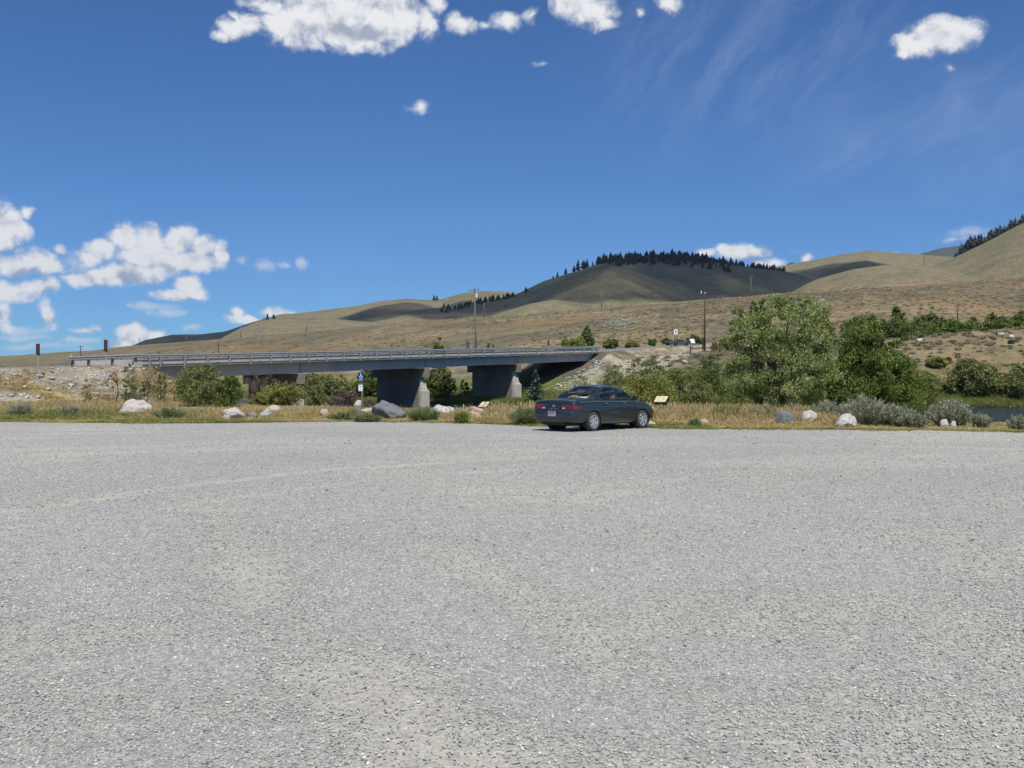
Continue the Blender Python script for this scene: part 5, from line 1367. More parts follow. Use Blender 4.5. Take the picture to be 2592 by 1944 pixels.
# far bank
def far_shrubs(lst, group):
    for i, (label, px, yt, w, Y, n, mat, lf) in enumerate(lst):
        simple('shrub', label, px, yt, w * 1.18, Y, int(n * 1.7), (lf[0] * 1.25, lf[1] * 1.25), mat, 300 + i * 7 + int(px), group=group)
far_shrubs([
 ('round grey green bush at the far water edge on the right', 2465, 908, 125, 124, 6000, L_OLIVE, (0.30, 0.14)),
 ('tangled yellow green bush at the far bank right of the alder', 2375, 905, 130, 134, 5200, L_YELL, (0.32, 0.15)),
 ('dark green bush high on the far bank at the right edge', 2560, 872, 150, 140, 6000, L_DARK, (0.32, 0.15)),
 ('dark green bush behind the round grey green bush', 2490, 868, 110, 148, 4500, L_DARK, (0.32, 0.15)),
 ('dull bush on the far bank beside the alder', 2340, 940, 80, 128, 3000, L_OLIVE, (0.30, 0.14)),
 ('small bush on the brown far bank above the alder', 2290, 852, 34, 146, 900, L_OLIVE, (0.30, 0.14)),
 ('grey sage bush on the brown far bank', 2380, 862, 26, 148, 600, L_SAGE, (0.25, 0.10)),
 ('wide bush at the right edge low on the far bank', 2600, 915, 120, 128, 4500, L_OLIVE, (0.30, 0.14)),
 ('olive scrub on the far slope above the round bush', 2440, 885, 150, 150, 5200, L_OLIVE, (0.32, 0.15)),
 ('yellowish scrub on the far slope behind the alder', 2330, 895, 110, 148, 4200, L_YELL, (0.32, 0.15)),
 ('low green scrub at the far water edge beside the round bush', 2530, 950, 110, 126, 4200, L_DARK, (0.30, 0.14)),
 ('green scrub on the far bank below the small terrace rocks', 2400, 915, 120, 136, 4600, L_DARK, (0.32, 0.15)),
 ('olive scrub on the far bank behind the sagebrush', 2355, 960, 110, 126, 4000, L_OLIVE, (0.30, 0.14)),
 ('dark scrub high on the far bank left of the edge', 2530, 890, 120, 144, 5000, L_DARK, (0.32, 0.15)),
 ('green scrub low on the far bank at the right edge', 2585, 945, 120, 122, 4200, L_OLIVE, (0.30, 0.14)),
 ('grey sage patch on the brown far bank', 2450, 868, 60, 150, 1200, L_SAGE, (0.26, 0.10)),
 ('dark bush between the two right piers on the far bank', 1112, 928, 82, 138, 5000, L_DARK, (0.30, 0.14)),
 ('dark bush left of the middle pier on the far bank', 935, 932, 64, 146, 3600, L_DARK, (0.32, 0.15)),
 ('olive bush on the far bank seen behind the parking sign', 855, 948, 95, 146, 4200, L_OLIVE, (0.32, 0.15)),
 ('brown green bush at the far water edge near the parking sign', 870, 985, 70, 136, 2500, L_DRYBR, (0.30, 0.06)),
 ('bush on the far bank under the first bridge span', 800, 940, 90, 150, 3600, L_OLIVE, (0.32, 0.15)),
 ('bush on the far bank behind the first pier', 720, 945, 110, 158, 3600, L_DARK, (0.34, 0.16)),
 ('pale green bush on the slope right of the middle pier', 1178, 955, 22, 140, 500, L_WEED, (0.26, 0.10)),
], 'bushes on the far river bank')
far_shrubs([
 ('round bush seen above the rail left of the leaning pole', 1112, 851, 46, 160, 1600, L_OLIVE, (0.32, 0.14)),
 ('low bush above the rail right of the leaning pole', 1236, 868, 40, 160, 900, L_OLIVE, (0.32, 0.14)),
 ('bright bush above the far end of the rail', 1452, 850, 70, 168, 2600, L_YELL, (0.34, 0.15)),
 ('tall narrow poplar bush above the far end of the rail', 1486, 826, 34, 170, 2200, L_ALDER, (0.34, 0.15)),
 ('bush beside the tall grey marker at the bridge end', 1545, 856, 46, 172, 1800, L_DARK, (0.34, 0.15)),
 ('low bush along the far road left of the white sign', 1600, 862, 60, 174, 1800, L_OLIVE, (0.34, 0.15)),
 ('dark bush directly behind the white road sign', 1690, 856, 44, 182, 1500, L_DARK, (0.34, 0.15)),
 ('small green bush on the far roadside', 1652, 856, 22, 178, 700, L_ALDER, (0.34, 0.15)),
 ('green bush behind the white board', 1758, 848, 40, 184, 1300, L_DARK, (0.34, 0.15)),
 ('yellow green bush on the road bank left of the willow top', 1830, 855, 60, 178, 2000, L_YELL, (0.34, 0.15))], 'bushes along the far road')
far_shrubs([
 ('leftmost dark bush of the right tree row', 2195, 795, 100, 186, 4200, L_DARK, (0.38, 0.18)),
 ('tallest dark tree of the right tree row', 2274, 772, 46, 190, 3200, L_ALDER, (0.38, 0.18)),
 ('rounded tree right of the tallest in the row', 2325, 797, 60, 188, 3200, L_DARK, (0.38, 0.18)),
 ('second tall tree of the right tree row', 2366, 777, 52, 192, 3200, L_DARK, (0.38, 0.18)),
 ('low dark bush at the foot of the dark slope pole', 2414, 806, 50, 186, 2400, L_ALDER, (0.38, 0.18)),
 ('greyish bush in the right tree row', 2466, 803, 50, 188, 2200, L_OLIVE, (0.38, 0.18)),
 ('broad light bush near the end of the right tree row', 2520, 792, 72, 190, 3200, L_ALDER, (0.38, 0.18)),
 ('bush of the tree row at the right edge of the view', 2585, 784, 70, 190, 3200, L_DARK, (0.38, 0.18)),
 ('low bush under the second tall tree of the row', 2345, 815, 80, 184, 2600, L_ALDER, (0.38, 0.18)),
 ('low leafy bush filling the middle of the right tree row', 2295, 812, 90, 181, 2600, L_DARK, (0.38, 0.18)),
 ('low bush filling the row below the greyish bush', 2445, 818, 90, 181, 2600, L_ALDER, (0.38, 0.18)),
 ('low bush at the far right foot of the tree row', 2560, 806, 100, 181, 2800, L_ALDER, (0.38, 0.18)),
 ('low bush at the left foot of the tree row', 2185, 815, 80, 180, 2200, L_OLIVE, (0.38, 0.18)),
 ('low bush left of the tallest tree of the row', 2235, 808, 60, 184, 2200, L_ALDER, (0.38, 0.18))], 'tree row on the right terrace')

# the small spruce beside the shaded abutment
def spruce(name, label, f, H, rad, mat, seed, whorls=16, per=9, need=26, ls=0.16):
    g_ = np.random.default_rng(seed)
    Cs, Ds = [], []
    for i in range(whorls):
        q = (i + 0.5) / whorls; z = H * (0.06 + 0.90 * q); r_ = rad * (1 - q) ** 0.85 * g_.uniform(0.85, 1.1) + 0.03
        for j in range(max(4, int(per * (1 - 0.5 * q)))):
            a = 2 * math.pi * (j / per + 0.37 * i) + g_.normal(0, 0.2)
            rl = r_ * g_.uniform(0.65, 1.15)
            for m in np.linspace(0.15, 1, max(4, int(need * (0.3 + 0.7 * (1 - q))))):
                p = np.array((math.cos(a) * rl * m, math.sin(a) * rl * m, z - 0.22 * rl * m + 0.12 * rl * m * m))
                Cs.append(p + g_.normal(0, 0.025, 3)); d = np.array((math.cos(a), math.sin(a), 0.15)) + g_.normal(0, 0.55, 3); Ds.append(d / np.linalg.norm(d))
    for m in np.linspace(0.9, 1.0, 14): Cs.append(np.array((0, 0, H * m)) + g_.normal(0, 0.02, 3)); Ds.append(np.array((0.2, 0.1, 0.97)))
    Cs, Ds = np.array(Cs), np.array(Ds); n = len(Cs)
    o = empty(name, f); tag(o, label, 'tree')
    link('crown', leaf_mesh('crown', Cs, Ds, ls * g_.uniform(0.7, 1.3, n), ls * 0.45 * g_.uniform(0.7, 1.2, n), np.clip(g_.normal(0.5, 0.25, n), 0, 1), mat, g_), o)
    MB().tube([(0, 0, -0.2), (0, 0, H * 0.5), (0, 0, H * 0.97)], [H * 0.022, H * 0.014, H * 0.003], 7).build('trunk', m_bark_d, o)
    return o
Yp = 52.0; f = foot(1356, Yp)
spruce('spruce_tree', 'small blue green spruce against the dark shade under the bridge', f, topz(937, Yp) - f[2], wpx(38, Yp), L_SPRUCE, 5, ls=0.17)

# conifers on the hills: each one a small tree of ragged tiers
def conifer_mesh(seed, slim):
    g_ = np.random.default_rng(seed)
    V, F, vv = [], [], []
    tiers = 7
    for i in range(tiers):
        q = i / tiers; z0 = 0.06 + 0.86 * q; r_ = slim * ((1 - q) ** 0.8) * g_.uniform(0.8, 1.15); h = 0.25
        n = 9; o0 = len(V)
        V.append((g_.normal(0, .01), g_.normal(0, .01), min(1.0, z0 + h)))
        vv.append(g_.uniform(0.4, 0.9))
        for j in range(n):
            a = 2 * math.pi * j / n + i; rr = r_ * (1.15 if j % 2 else 0.62) * g_.uniform(0.75, 1.2)
            V.append((rr * math.cos(a), rr * math.sin(a), z0 - 0.04 * (j % 2) + g_.normal(0, .015))); vv.append(g_.uniform(0.05, 0.7))
        for j in range(n): F.append((o0, o0 + 1 + j, o0 + 1 + (j + 1) % n))
    nb = len(V)
    for j in range(4):
        a = math.pi / 2 * j
        V += [(0.02 * math.cos(a), 0.02 * math.sin(a), -0.06), (0.012 * math.cos(a), 0.012 * math.sin(a), 0.3)]; vv += [0.1, 0.1]
    F2 = [(nb + 2 * j, nb + 2 * ((j + 1) % 4), nb + 2 * ((j + 1) % 4) + 1, nb + 2 * j + 1) for j in range(4)]
    return mesh_np('conifer', np.array(V), [np.array(F), np.array(F2)], L_PINE, False, {'v': np.array(vv)})
CON = [conifer_mesh(i, s_) for i, s_ in enumerate((0.24, 0.30, 0.36, 0.42, 0.33))]
ORDC = ['leftmost', 'second from the left', 'third from the left', 'fourth from the left', 'fifth from the left', 'sixth from the left', 'seventh from the left', 'eighth from the left', 'ninth from the left', 'tenth from the left', 'eleventh from the left', 'twelfth from the left', 'thirteenth from the left']
def conifers(spots, label, group, each=False):
    if each: spots = sorted(spots)
    for i_, (px, Y, h) in enumerate(spots):
        X = place(px, Y)
        o = link('conifer_tree', random.choice(CON), None, (X, Y, hz1(X, Y) - 0.3), (0, 0, random.uniform(0, 6.28)))
        sx = h * random.uniform(0.9, 1.25); o.scale = (sx, sx, h)
        tag(o, label + ', ' + ORDC[i_] if each else label, 'tree', group)
rr_ = random.Random(3)
sp = []
mass = []
for i in range(520):                       # wood on the main summit
    px = rr_.uniform(1512, 1985); D = 1552 - rr_.random() ** 1.8 * 120 * (1.0 if 1540 < px < 1850 else 0.35)
    if px > 1850 and rr_.random() < 0.62: continue
    h = (4.5 + 8.0 * rr_.random() ** 1.4) * (1.15 if px < 1800 else 0.9) * (1.25 if rr_.random() < 0.12 else 1.0)
    (sp if (len(sp) < 165 and rr_.random() < 0.5) else mass).append((px, D + 4, h))
MV, MF, Mv = [], [], []
for (px, Y, h) in mass:
    me_ = random.choice(CON); co = np.array([v.co[:] for v in me_.vertices]); X = place(px, Y); s_ = h * rr_.uniform(0.9, 1.2)
    o_ = sum(len(q) for q in MV); MV.append(co * (s_, s_, h) + (X, Y, hz1(X, Y) - 0.3)); MF += [tuple(i + o_ for i in p.vertices) for p in me_.polygons]
    vv_ = np.zeros(len(co), np.float32); me_.attributes['v'].data.foreach_get('value', vv_); Mv.append(vv_)
T3_ = np.array([f_ for f_ in MF if len(f_) == 3]); T4_ = np.array([f_ for f_ in MF if len(f_) == 4])
tag(link('conifer_wood', mesh_np('conifer_wood', np.concatenate(MV), [T3_, T4_], L_PINE, False, {'v': np.concatenate(Mv)})), 'dark wood of conifers along the main summit', kind='stuff')
conifers(sp, 'dark conifer of the wood crowning the main summit', 'summit conifer wood')
conifers([(1453, 1548, 11), (1463, 1549, 19), (1476, 1549, 15), (1480, 1549, 13), (1486, 1549, 15), (1500, 1549, 8)], 'dark conifer in the small clump left below the summit wood', 'conifers left of the summit wood', True)
conifers([(1411, 1540, 9), (1432, 1546, 11), (1400, 1530, 5)], 'lone small conifer on the left shoulder of the main mountain', 'lone conifers on the left shoulder', True)
sp = []
for i in range(50):                        # diagonal belt of trees
    q = rr_.random(); px = 1118 + q * 185; py = 790 - q * 45 + rr_.uniform(-4, 7)
    sp.append((px, min(1495, ground_y(px, py, 950, 1495)), rr_.uniform(5, 10)))
conifers(sp, 'conifer in the slanting belt left of the main mountain', 'slanting conifer belt')
conifers([(1099, 1798, 12), (1106, 1798, 10), (1124, 1480, 8), (988, 1240, 5), (998, 1240, 6), (1019, 1250, 6), (1020, 1230, 5), (677, 1200, 9), (693, 1195, 7), (668, 1190, 4), (1330, 1450, 10), (1333, 1448, 8), (1281, 1300, 5)], 'scattered small conifer on the pale left hills', 'scattered conifers on the left hills', True)
sp = [(2417 + i * 5.2 + rr_.uniform(-2, 2), 1083, rr_.uniform(7, 15) * (1 if i > 2 else 0.6)) for i in range(36)]
sp += [(2448, 1082, 15), (2456, 1082, 17), (2462, 1082, 14), (2468, 1082, 16)]
conifers(sp, 'dark conifer in the file along the right skyline slope', 'conifers on the right skyline')
conifers([(2484, ground_y(2484, 619, 600, 1075), 12)], 'lone conifer on the open slope below the right skyline file', 'lone conifers on the right slope')

# sagebrush and weeds by the lot: stiff upright shoots
def sage(name, label, px, ytop, wid, ybase, mat, seed, n=1500, leaf=(0.16, 0.032), cat='shrub', spread=0.75):
    Y = EYE * FPX / (ybase - HY); f = foot(px, Y); H = max(0.2, topz(ytop, Y) - f[2]); w = wpx(wid, Y) / 2
    n = int(n * 1.8); g_ = np.random.default_rng(seed)
    ns = max(24, int(n / 24)); a = g_.uniform(0, 2 * math.pi, ns); r_ = np.sqrt(g_.random(ns))
    tip = np.stack([np.cos(a) * r_ * w, np.sin(a) * r_ * w * 0.9, H * (1.0 - 0.45 * r_ ** 2) * g_.uniform(0.72, 1.04, ns)], 1)
    basep = np.stack([np.cos(a) * r_ * w * 0.42, np.sin(a) * r_ * w * 0.42, np.zeros(ns)], 1)
    st_ = g_.integers(0, ns, n); q = g_.random(n) ** 0.7
    C_ = basep[st_] * (1 - q)[:, None] + tip[st_] * q[:, None] + g_.normal(0, 0.022 + 0.02 * H, (n, 3))
    d = (tip - basep)[st_]; d /= np.linalg.norm(d, axis=1)[:, None]; d = d + g_.normal(0, 0.42, (n, 3)); d[:, 2] = np.abs(d[:, 2]); d /= np.linalg.norm(d, axis=1)[:, None]
    tone = np.clip(0.25 + 0.45 * q + g_.normal(0, 0.15, n) + g_.normal(0, 0.1, ns)[st_], 0, 1)
    o = empty(name, f); tag(o, label, cat)
    link('foliage', leaf_mesh('foliage', C_, d, leaf[0] * 1.1 * g_.uniform(0.6, 1.3, n), leaf[1] * 0.85 * g_.uniform(0.7, 1.3, n), tone, mat, g_), o)
    mb = MB()
    for i in range(10):
        mb.tube([Vector(basep[i]) - Vector((0, 0, .05)), Vector(tip[i]) * 0.8], [0.014, 0.004], 5)
    mb.build('stems', m_bark, o)
sage('sagebrush', 'tall grey sagebrush behind the rightmost white boulder', 2190, 1000, 150, 1080, L_SAGE, 41, 3600)
sage('sagebrush', 'grey sagebrush between the two white boulders at right', 2095, 1012, 100, 1069, L_SAGE, 42, 2600)
sage('sagebrush', 'grey sagebrush right of the tall one', 2265, 1018, 110, 1080, L_SAGE, 43, 2400)
sage('sagebrush', 'low grey sagebrush at the edge of the lot under the alder', 2310, 1045, 80, 1083, L_SAGE, 44, 1300)
sage('sagebrush', 'wind swept sagebrush beside the open water at right', 2405, 1010, 120, 1080, L_SAGE, 45, 3000)
sage('sagebrush', 'small sagebrush sprig in front of the blue water', 2482, 1044, 50, 1083, L_SAGE, 46, 700)
sage('sagebrush', 'pale sagebrush left of the dark right boulder', 1935, 1024, 80, 1069, L_SAGE, 47, 1700)
sage('sagebrush', 'sagebrush behind the dark boulder on the right', 2012, 1020, 80, 1064, L_SAGE, 48, 1600)
sage('sagebrush', 'small sagebrush at the left edge below the embankment', 50, 1020, 62, 1058, L_SAGE, 49, 1300)
sage('sagebrush', 'low sagebrush left of the big white boulder', 176, 1026, 60, 1058, L_SAGE, 50, 1200)
sage('sagebrush', 'sagebrush tuft at the right edge by the water', 2580, 1052, 60, 1088, L_SAGE, 51, 800)
sage('weed_clump', 'grey green weeds between the dark and the white boulder', 1070, 1030, 95, 1067, L_WEED, 52, 1900, (0.15, 0.028), 'weeds')
sage('weed_clump', 'grey green weeds left of the parking sign', 868, 1044, 90, 1065, L_WEED, 53, 1300, (0.14, 0.026), 'weeds')
sage('weed_clump', 'grey green weeds between the spruce and the car', 1335, 1030, 100, 1075, L_WEED, 54, 2300, (0.15, 0.028), 'weeds')
sage('weed_clump', 'dark green thistle in front of the tan boulder', 1170, 1040, 40, 1072, L_ALDER, 55, 800, (0.13, 0.04), 'weeds')
sage('weed_clump', 'green weeds in front of the parking sign', 930, 1046, 80, 1068, L_WEED, 56, 1300, (0.14, 0.026), 'weeds')
sage('weed_clump', 'green weeds around the big white boulder on its right', 430, 1030, 90, 1062, L_WEED, 57, 1300, (0.14, 0.026), 'weeds')
sage('weed_clump', 'tall pale weeds in front of the yellow green bush', 1840, 1018, 90, 1070, L_OLIVE, 58, 1300, (0.16, 0.022), 'weeds')
sage('weed_clump', 'small weeds at the lot edge left of the tan stone', 1758, 1060, 36, 1080, L_WEED, 59, 500, (0.10, 0.024), 'weeds')
# taller plants on the left embankment
for i, (lab, px, yt, w, Y, mt) in enumerate([('dry grassy bush on the embankment at the bridge end', 375, 908, 80, 74, L_STRAW), ('tan green bush at the corner of the bridge deck', 330, 912, 55, 76, L_WEED), ('leafy weed on the slope right of the bridge corner', 405, 935, 60, 68, L_OLIVE), ('small thorn bush halfway down the embankment', 363, 965, 28, 62, L_WEED), ('dry bush on the embankment left of the bridge corner', 290, 928, 40, 73, L_STRAW), ('low tan bush on the slope under the guardrail', 215, 958, 40, 66, L_STRAW)]):
    simple('shrub', lab, px, yt, w, Y, 1900 if w > 40 else 700, (0.17, 0.045), mt, 500 + i, group='plants on the left embankment', upw=0.9, stems=1)
# ------------------------------------------------------------------ boulders and stones
def rockmat(name, a, b, c_, sc=3.0):
    m, nt, bs = newmat(name); g = NT(nt)
    n = g.noise(sc, 8, 0.65, g.obj(), 0.5); sp = g.noise(sc * 14, 4, 0.7, g.obj())
    col = g.mix(g.ramp(sp, [(0.50, (0, 0, 0)), (0.68, (0.75, 0.75, 0.75))]), g.ramp(n, [(0.3, a), (0.62, b)]), c_)
    g.l(col, bs.inputs['Base Color']); bs.inputs['Roughness'].default_value = 0.85; bs.inputs['Specular IOR Level'].default_value = 0.2
    g.bump(g.noise(sc * 5, 8, 0.7, g.obj()), 0.5, 0.05, bs)
    return m
RK_W = rockmat('white_granite', (0.38, 0.35, 0.32), (0.58, 0.55, 0.51), (0.28, 0.26, 0.24))
RK_C = rockmat('cream_stone', (0.40, 0.345, 0.265), (0.56, 0.50, 0.40), (0.28, 0.235, 0.175))
RK_G = rockmat('dark_grey_stone', (0.105, 0.115, 0.125), (0.19, 0.20, 0.205), (0.25, 0.26, 0.26), 4.0)
RK_B = rockmat('blue_grey_stone', (0.26, 0.29, 0.31), (0.40, 0.43, 0.44), (0.22, 0.23, 0.24))
RK_P = rockmat('purple_stone', (0.17, 0.13, 0.13), (0.28, 0.22, 0.21), (0.34, 0.29, 0.27))
RK_T = rockmat('tan_stone', (0.36, 0.27, 0.19), (0.52, 0.41, 0.30), (0.28, 0.20, 0.14))
def rock_mesh(name, seed, mat, sub=3, rough=0.25, facets=11):
    bm = bmesh.new(); bmesh.ops.create_icosphere(bm, subdivisions=sub, radius=1.0)
    g_ = np.random.default_rng(seed)
    P = np.array([v.co[:] for v in bm.verts])
    N = P.copy(); r_ = np.ones(len(P))
    for _ in range(facets):                       # planes shave off flats
        d = unit(1, g_)[0]; h = g_.uniform(0.55, 0.88)
        proj_ = P @ d
        r_ = np.where(proj_ > 1e-3, np.minimum(r_, h / np.maximum(proj_, 1e-3) * 0.25 + r_ * 0.75 if False else np.minimum(r_, h / np.maximum(proj_, 1e-3))), r_)
    r_ = 0.92 * r_ + 0.08
    for o_, am in ((1.6, rough), (3.7, rough * 0.55), (8.0, rough * 0.30), (15.0, rough * 0.12)):
        r_ = r_ + am * (fbm(P[:, 0] * o_ + seed, P[:, 1] * o_ + P[:, 2] * o_ * 1.3, 2, seed) - 0.5)
    for v, p, q in zip(bm.verts, P, r_): v.co = Vector(p * q)
    me = bpy.data.meshes.new(name); bm.to_mesh(me); bm.free()
    me.polygons.foreach_set('use_smooth', [True] * len(me.polygons))
    me.materials.append(mat); return me
BO = [(place(1674, 41.5), 41.5, 0.5, 9.0), (place(1226, 47.0), 47.0, 0.5, 9.0)]     # where the grass is worn short: in front of panels and boulders
def boulder(label, px, ytop, ybase, wid, mat, seed, name='boulder', sink=0.28, Y=None, group=None, cat='boulder', depth=0.85, rz=None, rough=0.3):
    Y = Y or EYE * FPX / (ybase - HY)
    X = place(px, Y); z0 = hz1(X, Y); w = wpx(wid, Y); zt = topz(ytop, Y)
    h = max(0.12, (zt - z0) * 1.06)
    o = link(name, rock_mesh(name, seed, mat, 4 if wid > 40 else 3, rough), None, (X, Y, z0 + h * (0.5 - sink / 2)), (0, 0, rz if rz is not None else (seed * 1.7) % 0.9 - 0.45))
    me = o.data; co = np.array([v.co[:] for v in me.vertices]); ext = co.max(0) - co.min(0); mid = (co.max(0) + co.min(0)) / 2
    co = (co - mid) / ext * (w, w * depth, h * (1 + sink))
    me.vertices.foreach_set('co', co.astype(np.float32).ravel()); me.update()
    tag(o, label, cat, group)
    if Y < 60: BO.append((X, Y, w, 5.0))
    return o
boulder('large white boulder among the grass at left', 347, 1012, 1054, 88, RK_W, 3, rz=0.2)
boulder('white boulder below the round willow bush', 592, 1033, 1062, 58, RK_W, 4)
boulder('small purple grey stone beside the white boulder', 638, 1044, 1060, 30, RK_P, 5)
boulder('flat grey green stone below the cream boulder', 672, 1041, 1058, 40, RK_B, 6)
boulder('cream boulder with a ragged top below the first pier', 690, 1026, 1054, 52, RK_C, 7)
boulder('little white stone right of the cream boulder', 726, 1042, 1053, 16, RK_W, 8)
boulder('squat tan boulder left of the parking sign', 822, 1036, 1059, 26, RK_T, 9)
boulder('small dark boulder just left of the parking sign post', 905, 1034, 1052, 22, RK_G, 10)
boulder('pale low boulder behind the parking sign post', 932, 1034, 1050, 46, RK_C, 12)
boulder('large dark grey boulder right of the parking sign', 984, 1015, 1062, 92, RK_G, 13, rz=-0.25, rough=0.2)
boulder('rounded white boulder behind the grey green weeds', 1122, 1026, 1056, 58, RK_W, 14)
boulder('tan boulder in front of the low exhibit panel', 1205, 1030, 1060, 52, RK_T, 15)
boulder('small white rock at the water left of the spruce', 1304, 1027, 1040, 16, RK_W, 16)
boulder('tan stone in the dry grass right of the car', 1783, 1060, 1076, 30, RK_T, 17)
boulder('pale slab of stone in front of the car bumper', 1648, 1066, 1077, 30, RK_C, 18)
boulder('dark grey boulder left of the white boulders at right', 1985, 1041, 1075, 56, RK_G, 19)
boulder('white boulder with a bluish side half hidden by sagebrush', 2047, 1039, 1074, 46, RK_W, 20)
boulder('rightmost large white boulder at the lot edge', 2139, 1048, 1083, 64, RK_W, 21, rz=0.3)
boulder('small white stone under the wind swept sagebrush', 2390, 1062, 1082, 22, RK_W, 22)
boulder('second small white stone under the wind swept sagebrush', 2412, 1066, 1083, 16, RK_W, 23)
boulder('white rock in the river near the middle pier', 908, 1014, 1022, 26, RK_W, 24, Y=126.0)
# stones on the left embankment
SL = [(38, 949, 12, RK_W), (51, 952, 9, RK_G), (101, 952, 18, RK_C), (132, 958, 16, RK_B), (180, 975, 17, RK_W), (157, 969, 13, RK_B), (203, 982, 12, RK_C), (63, 980, 15, RK_W), (122, 986, 16, RK_W), (29, 1001, 15, RK_B), (95, 1005, 15, RK_W),
      (228, 1018, 15, RK_W), (247, 998, 15, RK_C), (256, 970, 12, RK_W), (242, 1010, 12, RK_C), (270, 1001, 18, RK_P), (284, 1008, 13, RK_W), (254, 1021, 20, RK_W), (141, 1029, 18, RK_C), (407, 1005, 14, RK_C), (411, 1025, 13, RK_W), (194, 1012, 8, RK_W), (130, 941, 10, RK_G), (265, 938, 9, RK_W), (288, 957, 12, RK_C), (305, 962, 10, RK_W), (20, 970, 8, RK_W), (223, 996, 9, RK_W), (190, 955, 10, RK_B), (232, 955, 8, RK_W)]
ORD = ['leftmost'] + [q + ' from the left' for q in ('second', 'third', 'fourth', 'fifth', 'sixth', 'seventh', 'eighth', 'ninth', 'tenth', 'eleventh', 'twelfth', 'thirteenth', 'fourteenth', 'fifteenth', 'sixteenth', 'seventeenth', 'eighteenth', 'nineteenth', 'twentieth', 'twenty-first', 'twenty-second', 'twenty-third', 'twenty-fourth', 'twenty-fifth', 'twenty-sixth', 'twenty-seventh', 'twenty-eighth', 'twenty-ninth', 'thirtieth')]
SL.sort(key=lambda q: q[0])
TONE = {RK_W: 'whitish', RK_C: 'cream', RK_B: 'blue grey', RK_G: 'dark grey', RK_P: 'purple grey'}
for i, (px, py, w, mt) in enumerate(SL):
    Y = ground_y(px, py + 2, 44, 95); h = w * 0.55
    boulder('%s %s stone on the left gravel embankment, %s' % ('big' if w >= 15 else 'small', TONE[mt], ORD[i]), px, py - h / 2, py + 2, w, mt, 100 + i, 'stone', Y=Y, group='stones on the left embankment', cat='stone')
for i, (px, py, w, lab) in enumerate([(2412, 840, 14, 'white stone on the rim of the far bank'), (2533, 848, 18, 'grey stone on the far bank near the right edge'), (2560, 853, 16, 'pale stone lower on the far bank near the right edge'), (2327, 862, 16, 'pale rock beside the small bush on the far bank'), (1735, 918, 18, 'white rock on the gravel slope below the fence')]):
    boulder(lab, px, py - w * 0.35, py + w * 0.3, w, RK_W, 160 + i, 'stone', Y=ground_y(px, py + 3, 100, 200), cat='stone')

# ------------------------------------------------------------------ scattered cover: points that carry instances
SRC = bpy.data.collections.new('scatter_sources')       # not linked to the scene
def src_set(name, meshes):
    c_ = bpy.data.collections.new(name)
    for i, me in enumerate(meshes):
        o = bpy.data.objects.new('%s_%02d' % (name, i), me); c_.objects.link(o)
    return c_
def scatter(name, P, rot, scl, vval, coll, nvar, label, kind='stuff'):
    me = bpy.data.meshes.new(name); P = np.asarray(P, np.float32); n = len(P)
    me.vertices.add(n); me.vertices.foreach_set('co', P.ravel())
    me.attributes.new('rot', 'FLOAT_VECTOR', 'POINT').data.foreach_set('vector', np.asarray(rot, np.float32).ravel())
    me.attributes.new('scl', 'FLOAT_VECTOR', 'POINT').data.foreach_set('vector', np.asarray(scl, np.float32).ravel())
    me.attributes.new('v', 'FLOAT', 'POINT').data.foreach_set('value', np.asarray(vval, np.float32))
    me.attributes.new('idx', 'INT', 'POINT').data.foreach_set('value', rng.integers(0, nvar, n).astype(np.int32))
    o = link(name, me); tag(o, label, kind=kind)
    ng = bpy.data.node_groups.new(name, 'GeometryNodeTree')
    ng.interface.new_socket('Geometry', in_out='INPUT', socket_type='NodeSocketGeometry')
    ng.interface.new_socket('Geometry', in_out='OUTPUT', socket_type='NodeSocketGeometry')
    N = ng.nodes.new; gi_ = N('NodeGroupInput'); go = N('NodeGroupOutput')
    ci = N('GeometryNodeCollectionInfo'); ci.inputs['Collection'].default_value = coll
    ci.inputs['Separate Children'].default_value = True; ci.inputs['Reset Children'].default_value = True
    ip = N('GeometryNodeInstanceOnPoints'); ip.inputs['Pick Instance'].default_value = True
    def attr(nm, dt):
        a = N('GeometryNodeInputNamedAttribute'); a.data_type = dt; a.inputs['Name'].default_value = nm; return a.outputs['Attribute']
    ng.links.new(gi_.outputs[0], ip.inputs['Points']); ng.links.new(ci.outputs[0], ip.inputs['Instance'])
    ng.links.new(attr('idx', 'INT'), ip.inputs['Instance Index'])
    e2r = N('FunctionNodeEulerToRotation'); ng.links.new(attr('rot', 'FLOAT_VECTOR'), e2r.inputs[0]); ng.links.new(e2r.outputs[0], ip.inputs['Rotation'])
    ng.links.new(attr('scl', 'FLOAT_VECTOR'), ip.inputs['Scale'])
    ng.links.new(ip.outputs[0], go.inputs[0])
    md = o.modifiers.new('scatter', 'NODES'); md.node_group = ng
    return o

# gravel: loose stones, finer and denser near by
def stonemat():
    m, nt, b = newmat('loose_gravel'); g = NT(nt)
    v = g.n('ShaderNodeAttribute', attribute_name='v', attribute_type='INSTANCER')
    col = g.ramp(v.outputs['Fac'], [(0.0, (0.13, 0.138, 0.148)), (0.04, (0.24, 0.25, 0.26)), (0.25, (0.345, 0.352, 0.35)), (0.65, (0.44, 0.437, 0.42)), (0.85, (0.52, 0.508, 0.465)), (0.92, (0.52, 0.45, 0.38)), (0.96, (0.60, 0.585, 0.55)), (1.0, (0.70, 0.685, 0.65))])
    col = g.mix(1.0, col, g.ramp(g.noise(60.0, 3, 0.6, g.pos()), [(0.3, (0.82,) * 3), (0.7, (1.15,) * 3)]), 'MULTIPLY')
    g.l(col, b.inputs['Base Color']); b.inputs['Roughness'].default_value = 0.85; b.inputs['Specular IOR Level'].default_value = 0.2
    return m
m_peb = stonemat()
peb = src_set('pebble', [rock_mesh('pebble', 900 + i, m_peb, 2, 0.35, 8) for i in range(8)])
